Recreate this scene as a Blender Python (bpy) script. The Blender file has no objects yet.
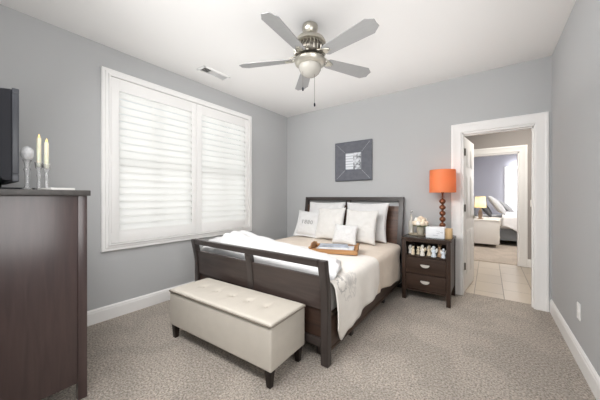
import bpy, bmesh, math, random
from mathutils import Vector, Matrix, noise as mnoise
PI = math.pi
R = math.radians
random.seed(4)
SC = bpy.context.scene
COL = SC.collection

# ---------------------------------------------------------------- camera, sky, lights, exposure
cam_d = bpy.data.cameras.new('camera')
cam = bpy.data.objects.new('camera', cam_d); COL.objects.link(cam)
cam.location = (3.09, 0.0, 1.229)
cam.rotation_euler = (R(90), 0, math.atan(189 / 258))
cam_d.sensor_width = 36; cam_d.lens = 36 * 258 / 600; cam_d.shift_y = -3 / 600
cam_d.clip_start = 0.02
SC.camera = cam
SC.view_settings.view_transform = 'Standard'
SC.view_settings.look = 'None'
SC.view_settings.gamma = 1
SC.view_settings.use_curve_mapping = False
SC.view_settings.exposure = -0.03
try:
    SC.cycles.use_denoising = True
    SC.cycles.max_bounces = 12
    SC.cycles.diffuse_bounces = 8
    SC.cycles.transparent_max_bounces = 12
    SC.cycles.caustics_reflective = False
    SC.cycles.caustics_refractive = False
    SC.cycles.sample_clamp_indirect = 6
except Exception:
    pass
W = bpy.data.worlds.new('overcast_sky'); SC.world = W; W.use_nodes = True
bg = W.node_tree.nodes['Background']
bg.inputs[0].default_value = (0.93, 0.97, 1.0, 1); bg.inputs[1].default_value = 0.9


def area(name, loc, rot, sx, sy, power, color=(1, 1, 1), spread=180):
    l = bpy.data.lights.new(name, 'AREA'); l.shape = 'RECTANGLE'; l.size = sx; l.size_y = sy
    l.energy = power; l.color = color; l.spread = R(spread)
    o = bpy.data.objects.new(name, l); COL.objects.link(o)
    o.location = loc; o.rotation_euler = rot
    return o


# daylight at the visible windows, plus fill lights added to brighten the rooms
area('added_fill_side', (3.57, 0.35, 1.55), (R(90), 0, R(90)), 1.6, 1.3, 27, (1.0, 0.99, 0.98))  # added fill set in the made-up side window, out of view
area('added_fill_near', (1.7, 0.15, 2.62), (R(55), 0, R(-5)), 1.8, 0.9, 68, (1.0, 0.99, 0.98), 125)  # added fill below the ceiling near the camera, no lamp body
area('added_fill_up', (1.86, 1.95, 1.95), (PI, 0, 0), 2.8, 3.0, 15.5, (1.0, 0.99, 0.98))  # added mid-room fill aimed up at the ceiling, no lamp body
area('window_daylight_shutters', (-0.55, 1.885, 1.75), (R(80), 0, R(-90)), 2.4, 2.2, 42, (0.985, 0.99, 1.0))
area('added_fill_hall', (3.6, 4.9, 2.70), (0, 0, 0), 0.6, 0.6, 36, (1.0, 0.95, 0.88))  # added fill for the hall, no visible fixture
area('second_bedroom_daylight', (4.5, 9.85, 1.5), (R(90), 0, 0), 1.8, 1.5, 55, (0.95, 0.97, 1.0))
area('added_fill_second_bedroom', (3.9, 7.4, 2.70), (0, 0, 0), 0.9, 0.9, 66, (1.0, 0.97, 0.93))  # added fill to lift the white nightstand, no visible fixture

# ---------------------------------------------------------------- materials
_M = {}


def nodes_of(m):
    m.use_nodes = True
    nt = m.node_tree
    return nt, nt.nodes, nt.links, nt.nodes['Principled BSDF']


def mat(name, col, rough=0.6, metal=0.0, noise=0.0, nscale=60, bump=0.0, bscale=200, stretch=None, spec=0.5, **kw):
    """plain surface with optional tonal noise and bump, all in object coordinates"""
    if name in _M: return _M[name]
    m = bpy.data.materials.new(name); _M[name] = m
    nt, N, L, b = nodes_of(m)
    b.inputs['Base Color'].default_value = (*col, 1)
    b.inputs['Roughness'].default_value = rough
    b.inputs['Metallic'].default_value = metal
    b.inputs['Specular IOR Level'].default_value = spec
    for k, v in kw.items():
        b.inputs[k.replace('_', ' ')].default_value = v
    tc = N.new('ShaderNodeTexCoord'); src = tc.outputs['Object']
    if stretch:
        mp = N.new('ShaderNodeMapping'); mp.inputs['Scale'].default_value = stretch
        L.new(src, mp.inputs[0]); src = mp.outputs[0]
    if noise:
        n = N.new('ShaderNodeTexNoise'); n.inputs['Scale'].default_value = nscale; n.inputs['Detail'].default_value = 4
        L.new(src, n.inputs['Vector'])
        r = N.new('ShaderNodeValToRGB')
        r.color_ramp.elements[0].position = 0.3; r.color_ramp.elements[1].position = 0.7
        r.color_ramp.elements[0].color = (*[c * (1 - noise) for c in col], 1)
        r.color_ramp.elements[1].color = (*[min(1, c * (1 + noise)) for c in col], 1)
        L.new(n.outputs['Fac'], r.inputs[0]); L.new(r.outputs[0], b.inputs['Base Color'])
    if bump:
        n2 = N.new('ShaderNodeTexNoise'); n2.inputs['Scale'].default_value = bscale; n2.inputs['Detail'].default_value = 3
        L.new(src, n2.inputs['Vector'])
        bp = N.new('ShaderNodeBump'); bp.inputs['Strength'].default_value = bump; bp.inputs['Distance'].default_value = 0.01
        L.new(n2.outputs['Fac'], bp.inputs['Height']); L.new(bp.outputs[0], b.inputs['Normal'])
    return m


def translucent(name, col, share, rough=0.7):
    m = bpy.data.materials.new(name); _M[name] = m
    nt, N, L, b = nodes_of(m)
    b.inputs['Base Color'].default_value = (*col, 1); b.inputs['Roughness'].default_value = rough
    t = N.new('ShaderNodeBsdfTranslucent'); t.inputs[0].default_value = (*col, 1)
    mx = N.new('ShaderNodeMixShader'); mx.inputs[0].default_value = share
    L.new(b.outputs[0], mx.inputs[1]); L.new(t.outputs[0], mx.inputs[2])
    L.new(mx.outputs[0], N['Material Output'].inputs[0])
    return m


def emit(name, col, strength):
    m = bpy.data.materials.new(name)
    nt, N, L, b = nodes_of(m)
    b.inputs['Base Color'].default_value = (*col, 1)
    b.inputs['Emission Color'].default_value = (*col, 1); b.inputs['Emission Strength'].default_value = strength
    return m


def carpet(name, ca, cb):
    m = bpy.data.materials.new(name)
    nt, N, L, b = nodes_of(m)
    b.inputs['Roughness'].default_value = 0.95; b.inputs['Specular IOR Level'].default_value = 0.1
    b.inputs['Sheen Weight'].default_value = 0.15
    tc = N.new('ShaderNodeTexCoord')
    n1 = N.new('ShaderNodeTexNoise'); n1.inputs['Scale'].default_value = 74; n1.inputs['Detail'].default_value = 5; n1.inputs['Roughness'].default_value = 0.75
    n2 = N.new('ShaderNodeTexNoise'); n2.inputs['Scale'].default_value = 2.6; n2.inputs['Detail'].default_value = 3; n2.inputs['Distortion'].default_value = 0.8
    v = N.new('ShaderNodeTexVoronoi'); v.inputs['Scale'].default_value = 110
    for n in (n1, n2, v): L.new(tc.outputs['Object'], n.inputs['Vector'])
    r = N.new('ShaderNodeValToRGB')
    r.color_ramp.elements[0].position = 0.36; r.color_ramp.elements[1].position = 0.64
    r.color_ramp.elements[0].color = (*ca, 1); r.color_ramp.elements[1].color = (*cb, 1)
    L.new(n1.outputs['Fac'], r.inputs[0])
    # brushed pile: nap lying this way and that in broad patches with fairly sharp edges
    r2 = N.new('ShaderNodeValToRGB')
    r2.color_ramp.elements[0].position = 0.44; r2.color_ramp.elements[1].position = 0.56
    r2.color_ramp.elements[0].color = (0.88, 0.88, 0.88, 1); r2.color_ramp.elements[1].color = (1, 1, 1, 1)
    L.new(n2.outputs['Fac'], r2.inputs[0])
    mx = N.new('ShaderNodeMix'); mx.data_type = 'RGBA'; mx.blend_type = 'MULTIPLY'; mx.inputs[0].default_value = 1
    L.new(r.outputs[0], mx.inputs[6]); L.new(r2.outputs[0], mx.inputs[7])
    L.new(mx.outputs[2], b.inputs['Base Color'])
    ad = N.new('ShaderNodeMath'); ad.operation = 'SUBTRACT'
    L.new(n1.outputs['Fac'], ad.inputs[0]); L.new(v.outputs['Distance'], ad.inputs[1])
    bp = N.new('ShaderNodeBump'); bp.inputs['Strength'].default_value = 0.9; bp.inputs['Distance'].default_value = 0.012
    L.new(ad.outputs[0], bp.inputs['Height']); L.new(bp.outputs[0], b.inputs['Normal'])
    return m


def wood(name, ca, cb, axis, rough=0.35, coat=0.0, spec=0.32):
    m = bpy.data.materials.new(name)
    nt, N, L, b = nodes_of(m)
    b.inputs['Roughness'].default_value = rough; b.inputs['Specular IOR Level'].default_value = spec; b.inputs['Coat Weight'].default_value = coat; b.inputs['Coat Roughness'].default_value = 0.25
    tc = N.new('ShaderNodeTexCoord'); mp = N.new('ShaderNodeMapping')
    sc = [14, 14, 14]; sc[axis] = 1.2
    mp.inputs['Scale'].default_value = sc
    n = N.new('ShaderNodeTexNoise'); n.inputs['Scale'].default_value = 2.5; n.inputs['Detail'].default_value = 6; n.inputs['Distortion'].default_value = 0.6
    r = N.new('ShaderNodeValToRGB')
    r.color_ramp.elements[0].position = 0.3; r.color_ramp.elements[1].position = 0.72
    r.color_ramp.elements[0].color = (*ca, 1); r.color_ramp.elements[1].color = (*cb, 1)
    L.new(tc.outputs['Object'], mp.inputs[0]); L.new(mp.outputs[0], n.inputs['Vector'])
    L.new(n.outputs['Fac'], r.inputs[0]); L.new(r.outputs[0], b.inputs['Base Color'])
    return m


def tiles(name):
    m = bpy.data.materials.new(name)
    nt, N, L, b = nodes_of(m)
    b.inputs['Roughness'].default_value = 0.32
    tc = N.new('ShaderNodeTexCoord')
    sp = N.new('ShaderNodeSeparateXYZ'); cb = N.new('ShaderNodeCombineXYZ')
    L.new(tc.outputs['Object'], sp.inputs[0]); L.new(sp.outputs[1], cb.inputs[0]); L.new(sp.outputs[0], cb.inputs[1])
    br = N.new('ShaderNodeTexBrick'); br.offset = 0.5
    br.inputs['Scale'].default_value = 1; br.inputs['Brick Width'].default_value = 0.46; br.inputs['Row Height'].default_value = 0.3035
    br.inputs['Mortar Size'].default_value = 0.005; br.inputs['Mortar Smooth'].default_value = 0.2
    br.inputs['Color1'].default_value = (0.52, 0.45, 0.37, 1); br.inputs['Color2'].default_value = (0.46, 0.40, 0.33, 1)
    br.inputs['Mortar'].default_value = (0.22, 0.185, 0.15, 1)
    mp = N.new('ShaderNodeMapping'); mp.inputs['Location'].default_value = (-0.0, -0.205, 0)
    L.new(cb.outputs[0], mp.inputs[0]); L.new(mp.outputs[0], br.inputs['Vector'])
    L.new(br.outputs['Color'], b.inputs['Base Color'])
    bp = N.new('ShaderNodeBump'); bp.inputs['Strength'].default_value = 0.4; bp.inputs['Distance'].default_value = 0.003; bp.invert = True
    L.new(br.outputs['Fac'], bp.inputs['Height']); L.new(bp.outputs[0], b.inputs['Normal'])
    return m


def ring_mask(N, L, src, centers):
    """grey scrollwork printed on cloth: soft rings around given (y, z) centres, broken up by noise"""
    sp = N.new('ShaderNodeSeparateXYZ'); L.new(src, sp.inputs[0])
    nz = N.new('ShaderNodeTexNoise'); nz.inputs['Scale'].default_value = 30; nz.inputs['Detail'].default_value = 3
    L.new(src, nz.inputs['Vector'])
    total = None

    def mth(op, a, bb=None, clamp=False):
        n = N.new('ShaderNodeMath'); n.operation = op; n.use_clamp = clamp
        for i, v in enumerate((a, bb)):
            if v is None: continue
            if isinstance(v, (int, float)): n.inputs[i].default_value = v
            else: L.new(v, n.inputs[i])
        return n.outputs[0]
    for (cy, cz, rad, wd, amt) in centers:
        dy = mth('SUBTRACT', sp.outputs[1], cy); dz = mth('SUBTRACT', sp.outputs[2], cz)
        d = mth('SQRT', mth('ADD', mth('MULTIPLY', dy, dy), mth('MULTIPLY', dz, dz)))
        d = mth('ADD', d, mth('MULTIPLY', mth('SUBTRACT', nz.outputs['Fac'], 0.5), 0.11))
        k = mth('SUBTRACT', 1.0, mth('DIVIDE', mth('ABSOLUTE', mth('SUBTRACT', d, rad)), wd), True)
        k = mth('MULTIPLY', k, amt)
        total = k if total is None else mth('MAXIMUM', total, k)
    total = mth('MULTIPLY', total, mth('DIVIDE', mth('SUBTRACT', sp.outputs[0], 2.06), 0.06, True))
    sm = mth('MULTIPLY', total, mth('ADD', 0.5, nz.outputs['Fac']), True)
    return sm


def fabric(name, col, bump=0.25, scale=300, rings=None, noise=0.03):
    m = bpy.data.materials.new(name); _M[name] = m
    nt, N, L, b = nodes_of(m)
    b.inputs['Roughness'].default_value = 0.9; b.inputs['Specular IOR Level'].default_value = 0.15
    b.inputs['Sheen Weight'].default_value = 0.2
    tc = N.new('ShaderNodeTexCoord'); src = tc.outputs['Object']
    n = N.new('ShaderNodeTexNoise'); n.inputs['Scale'].default_value = scale; n.inputs['Detail'].default_value = 3
    n3 = N.new('ShaderNodeTexNoise'); n3.inputs['Scale'].default_value = 14; n3.inputs['Detail'].default_value = 3
    L.new(src, n.inputs['Vector']); L.new(src, n3.inputs['Vector'])
    r = N.new('ShaderNodeValToRGB')
    r.color_ramp.elements[0].position = 0.3; r.color_ramp.elements[1].position = 0.7
    r.color_ramp.elements[0].color = (*[c * (1 - noise) for c in col], 1)
    r.color_ramp.elements[1].color = (*[min(1, c * (1 + noise)) for c in col], 1)
    L.new(n3.outputs['Fac'], r.inputs[0])
    out = r.outputs[0]
    if rings:
        k = ring_mask(N, L, src, rings)
        mx = N.new('ShaderNodeMix'); mx.data_type = 'RGBA'
        L.new(k, mx.inputs[0]); L.new(out, mx.inputs[6]); mx.inputs[7].default_value = (0.30, 0.29, 0.29, 1)
        out = mx.outputs[2]
    L.new(out, b.inputs['Base Color'])
    bp = N.new('ShaderNodeBump'); bp.inputs['Strength'].default_value = bump; bp.inputs['Distance'].default_value = 0.004
    L.new(n.outputs['Fac'], bp.inputs['Height']); L.new(bp.outputs[0], b.inputs['Normal'])
    return m


def glass(name, col=(1, 1, 1), rough=0.02, ior=1.45):
    m = bpy.data.materials.new(name); _M[name] = m
    nt, N, L, b = nodes_of(m)
    b.inputs['Base Color'].default_value = (*col, 1); b.inputs['Roughness'].default_value = rough
    b.inputs['Transmission Weight'].default_value = 1; b.inputs['IOR'].default_value = ior
    return m


def pane_glass(name, milk=0.0, col=(1, 1, 1)):
    m = bpy.data.materials.new(name); _M[name] = m
    nt, N, L, b = nodes_of(m)
    t = N.new('ShaderNodeBsdfTransparent'); g = N.new('ShaderNodeBsdfGlossy'); g.inputs['Roughness'].default_value = 0.02
    f = N.new('ShaderNodeFresnel'); f.inputs['IOR'].default_value = 1.45
    mx = N.new('ShaderNodeMixShader'); L.new(f.outputs[0], mx.inputs[0]); L.new(t.outputs[0], mx.inputs[1]); L.new(g.outputs[0], mx.inputs[2])
    out = mx.outputs[0]
    if milk:
        b.inputs['Base Color'].default_value = (*col, 1); b.inputs['Roughness'].default_value = 0.1
        m2 = N.new('ShaderNodeMixShader'); m2.inputs[0].default_value = milk
        L.new(out, m2.inputs[1]); L.new(b.outputs[0], m2.inputs[2]); out = m2.outputs[0]
    L.new(out, N['Material Output'].inputs[0]); return m


WALL = mat('wall_paint_grey', (0.495, 0.503, 0.51), 0.75, bump=0.04, bscale=260, spec=0.3)
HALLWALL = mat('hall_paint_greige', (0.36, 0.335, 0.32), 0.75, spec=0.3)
LAVENDER = mat('wall_paint_lavender', (0.46, 0.46, 0.51), 0.75, spec=0.3)
CEIL = mat('ceiling_paint', (0.88, 0.872, 0.862), 0.9, bump=0.05, bscale=180, spec=0.2)
TRIM = mat('white_trim_paint', (0.89, 0.885, 0.875), 0.4)
CARPET = carpet('carpet_pile', (0.195, 0.168, 0.14), (0.74, 0.655, 0.57))
CARPET2 = carpet('bedroom_carpet', (0.42, 0.35, 0.28), (0.60, 0.51, 0.42))
TILE = tiles('floor_tiles')
LOUVER = translucent('louver_paint', (0.90, 0.90, 0.885), 0.60, 0.45)
ESP_X = wood('espresso_wood_x', (0.030, 0.018, 0.013), (0.054, 0.033, 0.024), 0, 0.33)
ESP_Y = wood('espresso_wood_y', (0.030, 0.018, 0.013), (0.054, 0.033, 0.024), 1, 0.33)
ESP_Z = wood('espresso_wood_z', (0.030, 0.018, 0.013), (0.054, 0.033, 0.024), 2, 0.33)
BEDW_X = wood('bed_wood_x', (0.033, 0.026, 0.0235), (0.055, 0.044, 0.040), 0, 0.33, spec=0.5)
BEDW_Z = wood('bed_wood_z', (0.033, 0.026, 0.0235), (0.055, 0.044, 0.040), 2, 0.33, spec=0.5)
PANEL = wood('espresso_panel', (0.036, 0.026, 0.023), (0.058, 0.041, 0.036), 0, 0.30, 0.3)
CHESTP = wood('chest_panel_wood', (0.046, 0.028, 0.027), (0.070, 0.042, 0.040), 2, 0.34, 1.0)
CHESTTOP = wood('chest_top_wood', (0.060, 0.055, 0.052), (0.085, 0.078, 0.074), 0, 0.35)
BROWNPANEL = wood('headboard_panel_wood', (0.060, 0.032, 0.022), (0.120, 0.066, 0.045), 0, 0.35)
NICKEL = mat('brushed_nickel', (0.50, 0.475, 0.415), 0.32, 1.0, noise=0.06, nscale=40)
NICKELD = mat('aged_nickel_dark', (0.17, 0.155, 0.135), 0.4, 1.0)
CHROME = mat('chrome', (0.80, 0.79, 0.76), 0.15, 1.0)
BLADE = mat('fan_blade_silver', (0.32, 0.32, 0.32), 0.5, 0.0, noise=0.03, nscale=5, stretch=(2, 14, 14))
FROST = translucent('frosted_bowl', (0.44, 0.42, 0.38), 0.12, 0.25)
LEATHER = mat('bench_leather', (0.535, 0.495, 0.435), 0.5, noise=0.03, nscale=12, bump=0.12, bscale=420)
PIPING = mat('bench_piping', (0.17, 0.145, 0.115), 0.55)
BENCHLEG = wood('bench_leg_wood', (0.012, 0.008, 0.007), (0.022, 0.014, 0.011), 2, 0.35)
BLACK = mat('black_plastic', (0.012, 0.0125, 0.018), 0.5, spec=0.25)
BEZEL = mat('tv_bezel', (0.045, 0.048, 0.058), 0.35)
SCREEN = mat('tv_screen', (0.008, 0.008, 0.01), 0.08)
GLASS = None
PANE = pane_glass('window_glass')
GLASS = pane_glass('clear_glass', 0.25, (0.92, 0.93, 0.94))
WAX = mat('ivory_wax', (0.82, 0.80, 0.62), 0.5, Subsurface_Weight=0.2)
FLAME = emit('candle_flame', (1.0, 0.66, 0.20), 1.0)
PAPER = mat('white_paper', (0.82, 0.81, 0.78), 0.7)

# ---------------------------------------------------------------- mesh helpers


def merge(dst, src):
    me = bpy.data.meshes.new('tmp'); src.to_mesh(me); src.free(); dst.from_mesh(me); bpy.data.meshes.remove(me)


def box(bm, x0, x1, y0, y1, z0, z1, bev=0.0, seg=2, M=None):
    t = bmesh.new()
    bmesh.ops.create_cube(t, size=1)
    for v in t.verts:
        v.co = Vector((x0 + (v.co.x + .5) * (x1 - x0), y0 + (v.co.y + .5) * (y1 - y0), z0 + (v.co.z + .5) * (z1 - z0)))
    if bev > 0:
        bmesh.ops.bevel(t, geom=t.edges[:], offset=min(bev, 0.45 * min(x1 - x0, y1 - y0, z1 - z0)), segments=seg, profile=0.6, affect='EDGES')
    if M is not None: t.transform(M)
    merge(bm, t); return bm


def taper(bm, x, y, w0, w1, z0, z1, bev=0.004, dx=0, dy=0):
    """square post of width w0 at z0 growing to w1 at z1"""
    t = bmesh.new(); bmesh.ops.create_cube(t, size=1)
    for v in t.verts:
        k = v.co.z + .5; w = w0 + (w1 - w0) * k
        v.co = Vector((x + dx * (1 - k) + v.co.x * w, y + dy * (1 - k) + v.co.y * w, z0 + (z1 - z0) * k))
    if bev: bmesh.ops.bevel(t, geom=t.edges[:], offset=bev, segments=2, affect='EDGES')
    merge(bm, t); return bm


def lathe(bm, prof, n=32, c=(0, 0), M=None, closed=False):
    t = bmesh.new(); rings = []
    for (r, z) in prof:
        if r < 1e-5: rings.append([t.verts.new((c[0], c[1], z))])
        else: rings.append([t.verts.new((c[0] + r * math.cos(2 * PI * i / n), c[1] + r * math.sin(2 * PI * i / n), z)) for i in range(n)])
    pairs = list(zip(rings, rings[1:]))
    if closed: pairs.append((rings[-1], rings[0]))
    for a, b in pairs:
        for i in range(n):
            j = (i + 1) % n
            q = [a[i % len(a)], a[j % len(a)], b[j % len(b)], b[i % len(b)]]
            u = []
            for v in q:
                if v not in u: u.append(v)
            if len(u) > 2: t.faces.new(u)
    bmesh.ops.recalc_face_normals(t, faces=t.faces[:])
    if M is not None: t.transform(M)
    merge(bm, t); return bm


def tube(bm, pts, rad, n=8):
    pts = [Vector(p) for p in pts]; t = bmesh.new(); rings = []
    up = Vector((0, 0, 1))
    for i, p in enumerate(pts):
        d = (pts[min(i + 1, len(pts) - 1)] - pts[max(i - 1, 0)]).normalized()
        a = d.cross(up)
        if a.length < 1e-3: a = d.cross(Vector((1, 0, 0)))
        a.normalize(); b = d.cross(a)
        r = rad[i] if isinstance(rad, (list, tuple)) else rad
        rings.append([t.verts.new(p + r * (math.cos(2 * PI * k / n) * a + math.sin(2 * PI * k / n) * b)) for k in range(n)])
    for a, b in zip(rings, rings[1:]):
        for k in range(n): t.faces.new((a[k], a[(k + 1) % n], b[(k + 1) % n], b[k]))
    t.faces.new(rings[0]); t.faces.new(rings[-1])
    bmesh.ops.recalc_face_normals(t, faces=t.faces[:])
    merge(bm, t); return bm


def prism(bm, poly, a0, a1, axis='z', bev=0.0, M=None):
    """extrude a closed outline; axis z: poly in xy; y: poly in xz; x: poly in yz"""
    t = bmesh.new()
    f = {'z': lambda p, a: (p[0], p[1], a), 'y': lambda p, a: (p[0], a, p[1]), 'x': lambda p, a: (a, p[0], p[1])}[axis]
    A = [t.verts.new(f(p, a0)) for p in poly]; B = [t.verts.new(f(p, a1)) for p in poly]
    n = len(poly)
    t.faces.new(A); t.faces.new(B)
    for i in range(n): t.faces.new((A[i], A[(i + 1) % n], B[(i + 1) % n], B[i]))
    bmesh.ops.recalc_face_normals(t, faces=t.faces[:])
    if bev: bmesh.ops.bevel(t, geom=t.edges[:], offset=bev, segments=2, affect='EDGES')
    if M is not None: t.transform(M)
    merge(bm, t); return bm


def ball(bm, c, r, sx=1, sy=1, sz=1, n=16):
    t = bmesh.new(); bmesh.ops.create_uvsphere(t, u_segments=n, v_segments=max(6, n // 2), radius=r)
    for v in t.verts: v.co = Vector((c[0] + v.co.x * sx, c[1] + v.co.y * sy, c[2] + v.co.z * sz))
    merge(bm, t); return bm


def obj(name, bm, m, parent=None, smooth=None, label=None):
    me = bpy.data.meshes.new(name)
    bmesh.ops.recalc_face_normals(bm, faces=bm.faces[:])
    bm.to_mesh(me); bm.free()
    me.materials.append(m)
    for p in me.polygons: p.use_smooth = True
    try: me.set_sharp_from_angle(angle=R(smooth if smooth else 38))
    except Exception: pass
    o = bpy.data.objects.new(name, me); COL.objects.link(o)
    if parent: o.parent = parent
    if label: o['label'] = label
    return o


def thing(name, label, cat, loc=(0, 0, 0), rz=0.0, group=None):
    o = bpy.data.objects.new(name, None); COL.objects.link(o)
    o.empty_display_size = 0.05
    o.location = loc; o.rotation_euler = (0, 0, rz)
    return tag(o, label, cat, group)


def tag(o, label, cat, group=None):
    o['label'] = label; o['category'] = cat
    if group: o['group'] = group
    return o


def struct(name, bm, m, parent=None, smooth=None):
    o = obj(name, bm, m, parent, smooth)
    if parent is None: o['kind'] = 'structure'
    return o


def nb(): return bmesh.new()


def dup(root, loc, rz, label, group):
    r = root.copy(); COL.objects.link(r); r.location = loc; r.rotation_euler = (0, 0, rz)
    r['label'] = label; r['group'] = group
    for ch in list(root.children):
        c = ch.copy(); COL.objects.link(c); c.parent = r
        for g in list(ch.children):
            d = g.copy(); COL.objects.link(d); d.parent = c
    return r


def lerp_table(tab, x):
    if x <= tab[0][0]: return tab[0][1]
    for (a, u), (b, v) in zip(tab, tab[1:]):
        if x <= b:
            k = (x - a) / (b - a); k = k * k * (3 - 2 * k)
            return u + (v - u) * k
    return tab[-1][1]


def sstep(a, b, x):
    k = max(0, min(1, (x - a) / (b - a))); return k * k * (3 - 2 * k)


def grid_mesh(P, nu, nv):
    """sheet through P(i/nu, j/nv)"""
    bm = nb(); V = [[bm.verts.new(P(i / nu, j / nv)) for j in range(nv + 1)] for i in range(nu + 1)]
    for i in range(nu):
        for j in range(nv): bm.faces.new((V[i][j], V[i + 1][j], V[i + 1][j + 1], V[i][j + 1]))
    return bm


def solid(o, th, off=-1):
    md = o.modifiers.new('thickness', 'SOLIDIFY'); md.thickness = th; md.offset = off
    return o


# ---------------------------------------------------------------- the room
H = 2.74; XR = 3.63; YB = 3.81; YN = -0.9; TH = 0.12
WY0, WY1, WZ0, WZ1 = 0.965, 2.805, 0.76, 2.44       # hole of the shuttered window
DX0, DX1, DZ = 2.815, 3.505, 2.03                   # hole of the door

struct('floor', box(nb(), -0.02, XR + 0.02, YN, 3.95, -0.06, 0), CARPET)
struct('ceiling', box(nb(), -TH, XR + TH, YN - TH, YB + TH, H, H + 0.08), CEIL)
bm = nb()
box(bm, -TH, 0, YN - TH, WY0, 0, H); box(bm, -TH, 0, WY1, YB, 0, H)
box(bm, -TH, 0, WY0, WY1, 0, WZ0); box(bm, -TH, 0, WY0, WY1, WZ1, H)
struct('wall_left', bm, WALL)
bm = nb()
box(bm, -TH, DX0, YB, YB + TH, 0, H); box(bm, DX1, XR + TH, YB, YB + TH, 0, H); box(bm, DX0, DX1, YB, YB + TH, DZ, H)
struct('wall_back', bm, WALL)
bm = nb()
box(bm, XR, XR + TH, YN - TH, -0.5, 0, H); box(bm, XR, XR + TH, 1.2, YB, 0, H)
box(bm, XR, XR + TH, -0.5, 1.2, 0, 0.85); box(bm, XR, XR + TH, -0.5, 1.2, 2.25, H)
struct('wall_right', bm, WALL)
bm = nb()
box(bm, -TH, 0.7, YN - TH, YN, 0, H); box(bm, 3.1, XR + TH, YN - TH, YN, 0, H)
box(bm, 0.7, 3.1, YN - TH, YN, 0, 0.6); box(bm, 0.7, 3.1, YN - TH, YN, 2.3, H)
struct('wall_near', bm, WALL)


def baseboard(name, p0, p1, nrm, h=0.14):
    """moulded skirting from p0 to p1 with its back on the wall; nrm points into the room"""
    bm = nb()
    prof = [(0, 0), (0.016, 0), (0.016, h - 0.032), (0.0125, h - 0.026), (0.0125, h - 0.014), (0.006, h - 0.004), (0.004, h), (0, h)]
    A = [bm.verts.new((p0[0] + nrm[0] * d, p0[1] + nrm[1] * d, z)) for d, z in prof]
    B = [bm.verts.new((p1[0] + nrm[0] * d, p1[1] + nrm[1] * d, z)) for d, z in prof]
    bm.faces.new(A); bm.faces.new(B)
    for i in range(len(prof)): bm.faces.new((A[i], A[(i + 1) % len(prof)], B[(i + 1) % len(prof)], B[i]))
    return struct(name, bm, TRIM, smooth=20)


baseboard('baseboard_left', (0, YN), (0, YB), (1, 0))
baseboard('baseboard_back', (0, YB), (2.697, YB), (0, -1))
baseboard('baseboard_right', (XR, YN), (XR, YB), (-1, 0))
baseboard('baseboard_near', (0, YN), (XR, YN), (0, 1))

# --- door casing and jamb
cp = [(0, 0), (0.115, 0), (0.115, 0.012), (0.108, 0.018), (0.090, 0.021), (0.075, 0.016), (0.030, 0.013), (0.012, 0.014), (0.006, 0.010), (0, 0.008)]   # distance outwards from the opening, height off the wall


def casing(bm, x0, x1, zt, yw, s, zb=0.0):
    """casing round an opening x0..x1 up to zt on a wall plane y=yw, standing out in direction s"""
    t = bmesh.new(); rows = []
    for d, h in cp:
        rows.append([t.verts.new((x0 - d, yw + s * h, zb)), t.verts.new((x0 - d, yw + s * h, zt + d)), t.verts.new((x1 + d, yw + s * h, zt + d)), t.verts.new((x1 + d, yw + s * h, zb))])
    n = len(rows)
    for i in range(n):
        a, b = rows[i], rows[(i + 1) % n]
        for k in range(3): t.faces.new((a[k], a[k + 1], b[k + 1], b[k]))
    t.faces.new([r[0] for r in rows]); t.faces.new([r[3] for r in rows])
    bmesh.ops.recalc_face_normals(t, faces=t.faces[:])
    merge(bm, t); return bm


bm = nb(); casing(bm, DX0, DX1 - 0.01, DZ, YB, -1); casing(bm, DX0, DX1, DZ, YB + TH, 1)
box(bm, DX0 - 0.002, DX0 + 0.018, YB - 0.004, YB + TH + 0.004, 0, DZ, 0.002); box(bm, DX1 - 0.018, DX1 + 0.002, YB - 0.004, YB + TH + 0.004, 0, DZ, 0.002)
box(bm, DX0, DX1, YB - 0.004, YB + TH + 0.004, DZ - 0.018, DZ + 0.002, 0.002)
box(bm, DX1 - 0.03, DX1 - 0.018, YB + 0.03, YB + 0.085, 0, DZ - 0.018); box(bm, DX0 + 0.018, DX1 - 0.018, YB + 0.03, YB + 0.085, DZ - 0.03, DZ - 0.018)
struct('trim_1', bm, TRIM, smooth=20)

# --- door leaf, swung out into the hall
DL, DHh = 0.645, 1.995
door = bpy.data.objects.new('door_1', None); COL.objects.link(door); door['kind'] = 'structure'
door.location = (DX0 + 0.022, YB + TH + 0.012, 0.012); door.rotation_euler = (0, 0, R(83.5))
bm = nb()
# leaf lies along local +x, its hall side on local +y; six raised panels
box(bm, 0, DL, 0, 0.035, 0, DHh, 0.002)
pz = [(0.20, 0.78), (0.93, 1.50), (1.62, 1.86)]
for a, b in pz:
    for u0, u1 in ((0.09, 0.285), (0.36, 0.555)):
        for yy in (0.0, 0.035):
            s = -1 if yy == 0 else 1
            y0, y1 = sorted((yy, yy + s * 0.004))
            box(bm, u0, u1, y0, y1, a, b, 0.003)
            y0, y1 = sorted((yy + s * 0.003, yy + s * 0.008))
            box(bm, u0 + 0.025, u1 - 0.025, y0, y1, a + 0.025, b - 0.025, 0.003)
obj('door_leaf', bm, TRIM, door)
for z in (0.28, 1.03, 1.75):
    bm = nb(); tube(bm, [(-0.006, -0.006, z), (-0.006, -0.006, z + 0.09)], 0.007); box(bm, -0.088, -0.014, -0.0035, 0.002, z, z + 0.09, 0.001); box(bm, -0.004, -0.001, -0.006, 0.030, z, z + 0.09)
    obj('hinge', bm, NICKELD, door)
bm = nb()
for s, y in ((-1, 0.0), (1, 0.035)):
    Mx = Matrix.Translation((DL - 0.06, y, 0.93)) @ Matrix.Rotation(R(90) * (1 if s < 0 else -1), 4, 'X')
    lathe(bm, [(0, 0), (0.027, 0), (0.027, 0.006), (0.01, 0.010), (0.009, 0.04), (0, 0.042)], 20, M=Mx)
    yy = y + s * 0.038
    tube(bm, [(DL - 0.06, yy, 0.93), (DL - 0.10, yy + s * 0.004, 0.932), (DL - 0.165, yy, 0.926)], [0.009, 0.008, 0.007])
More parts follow.
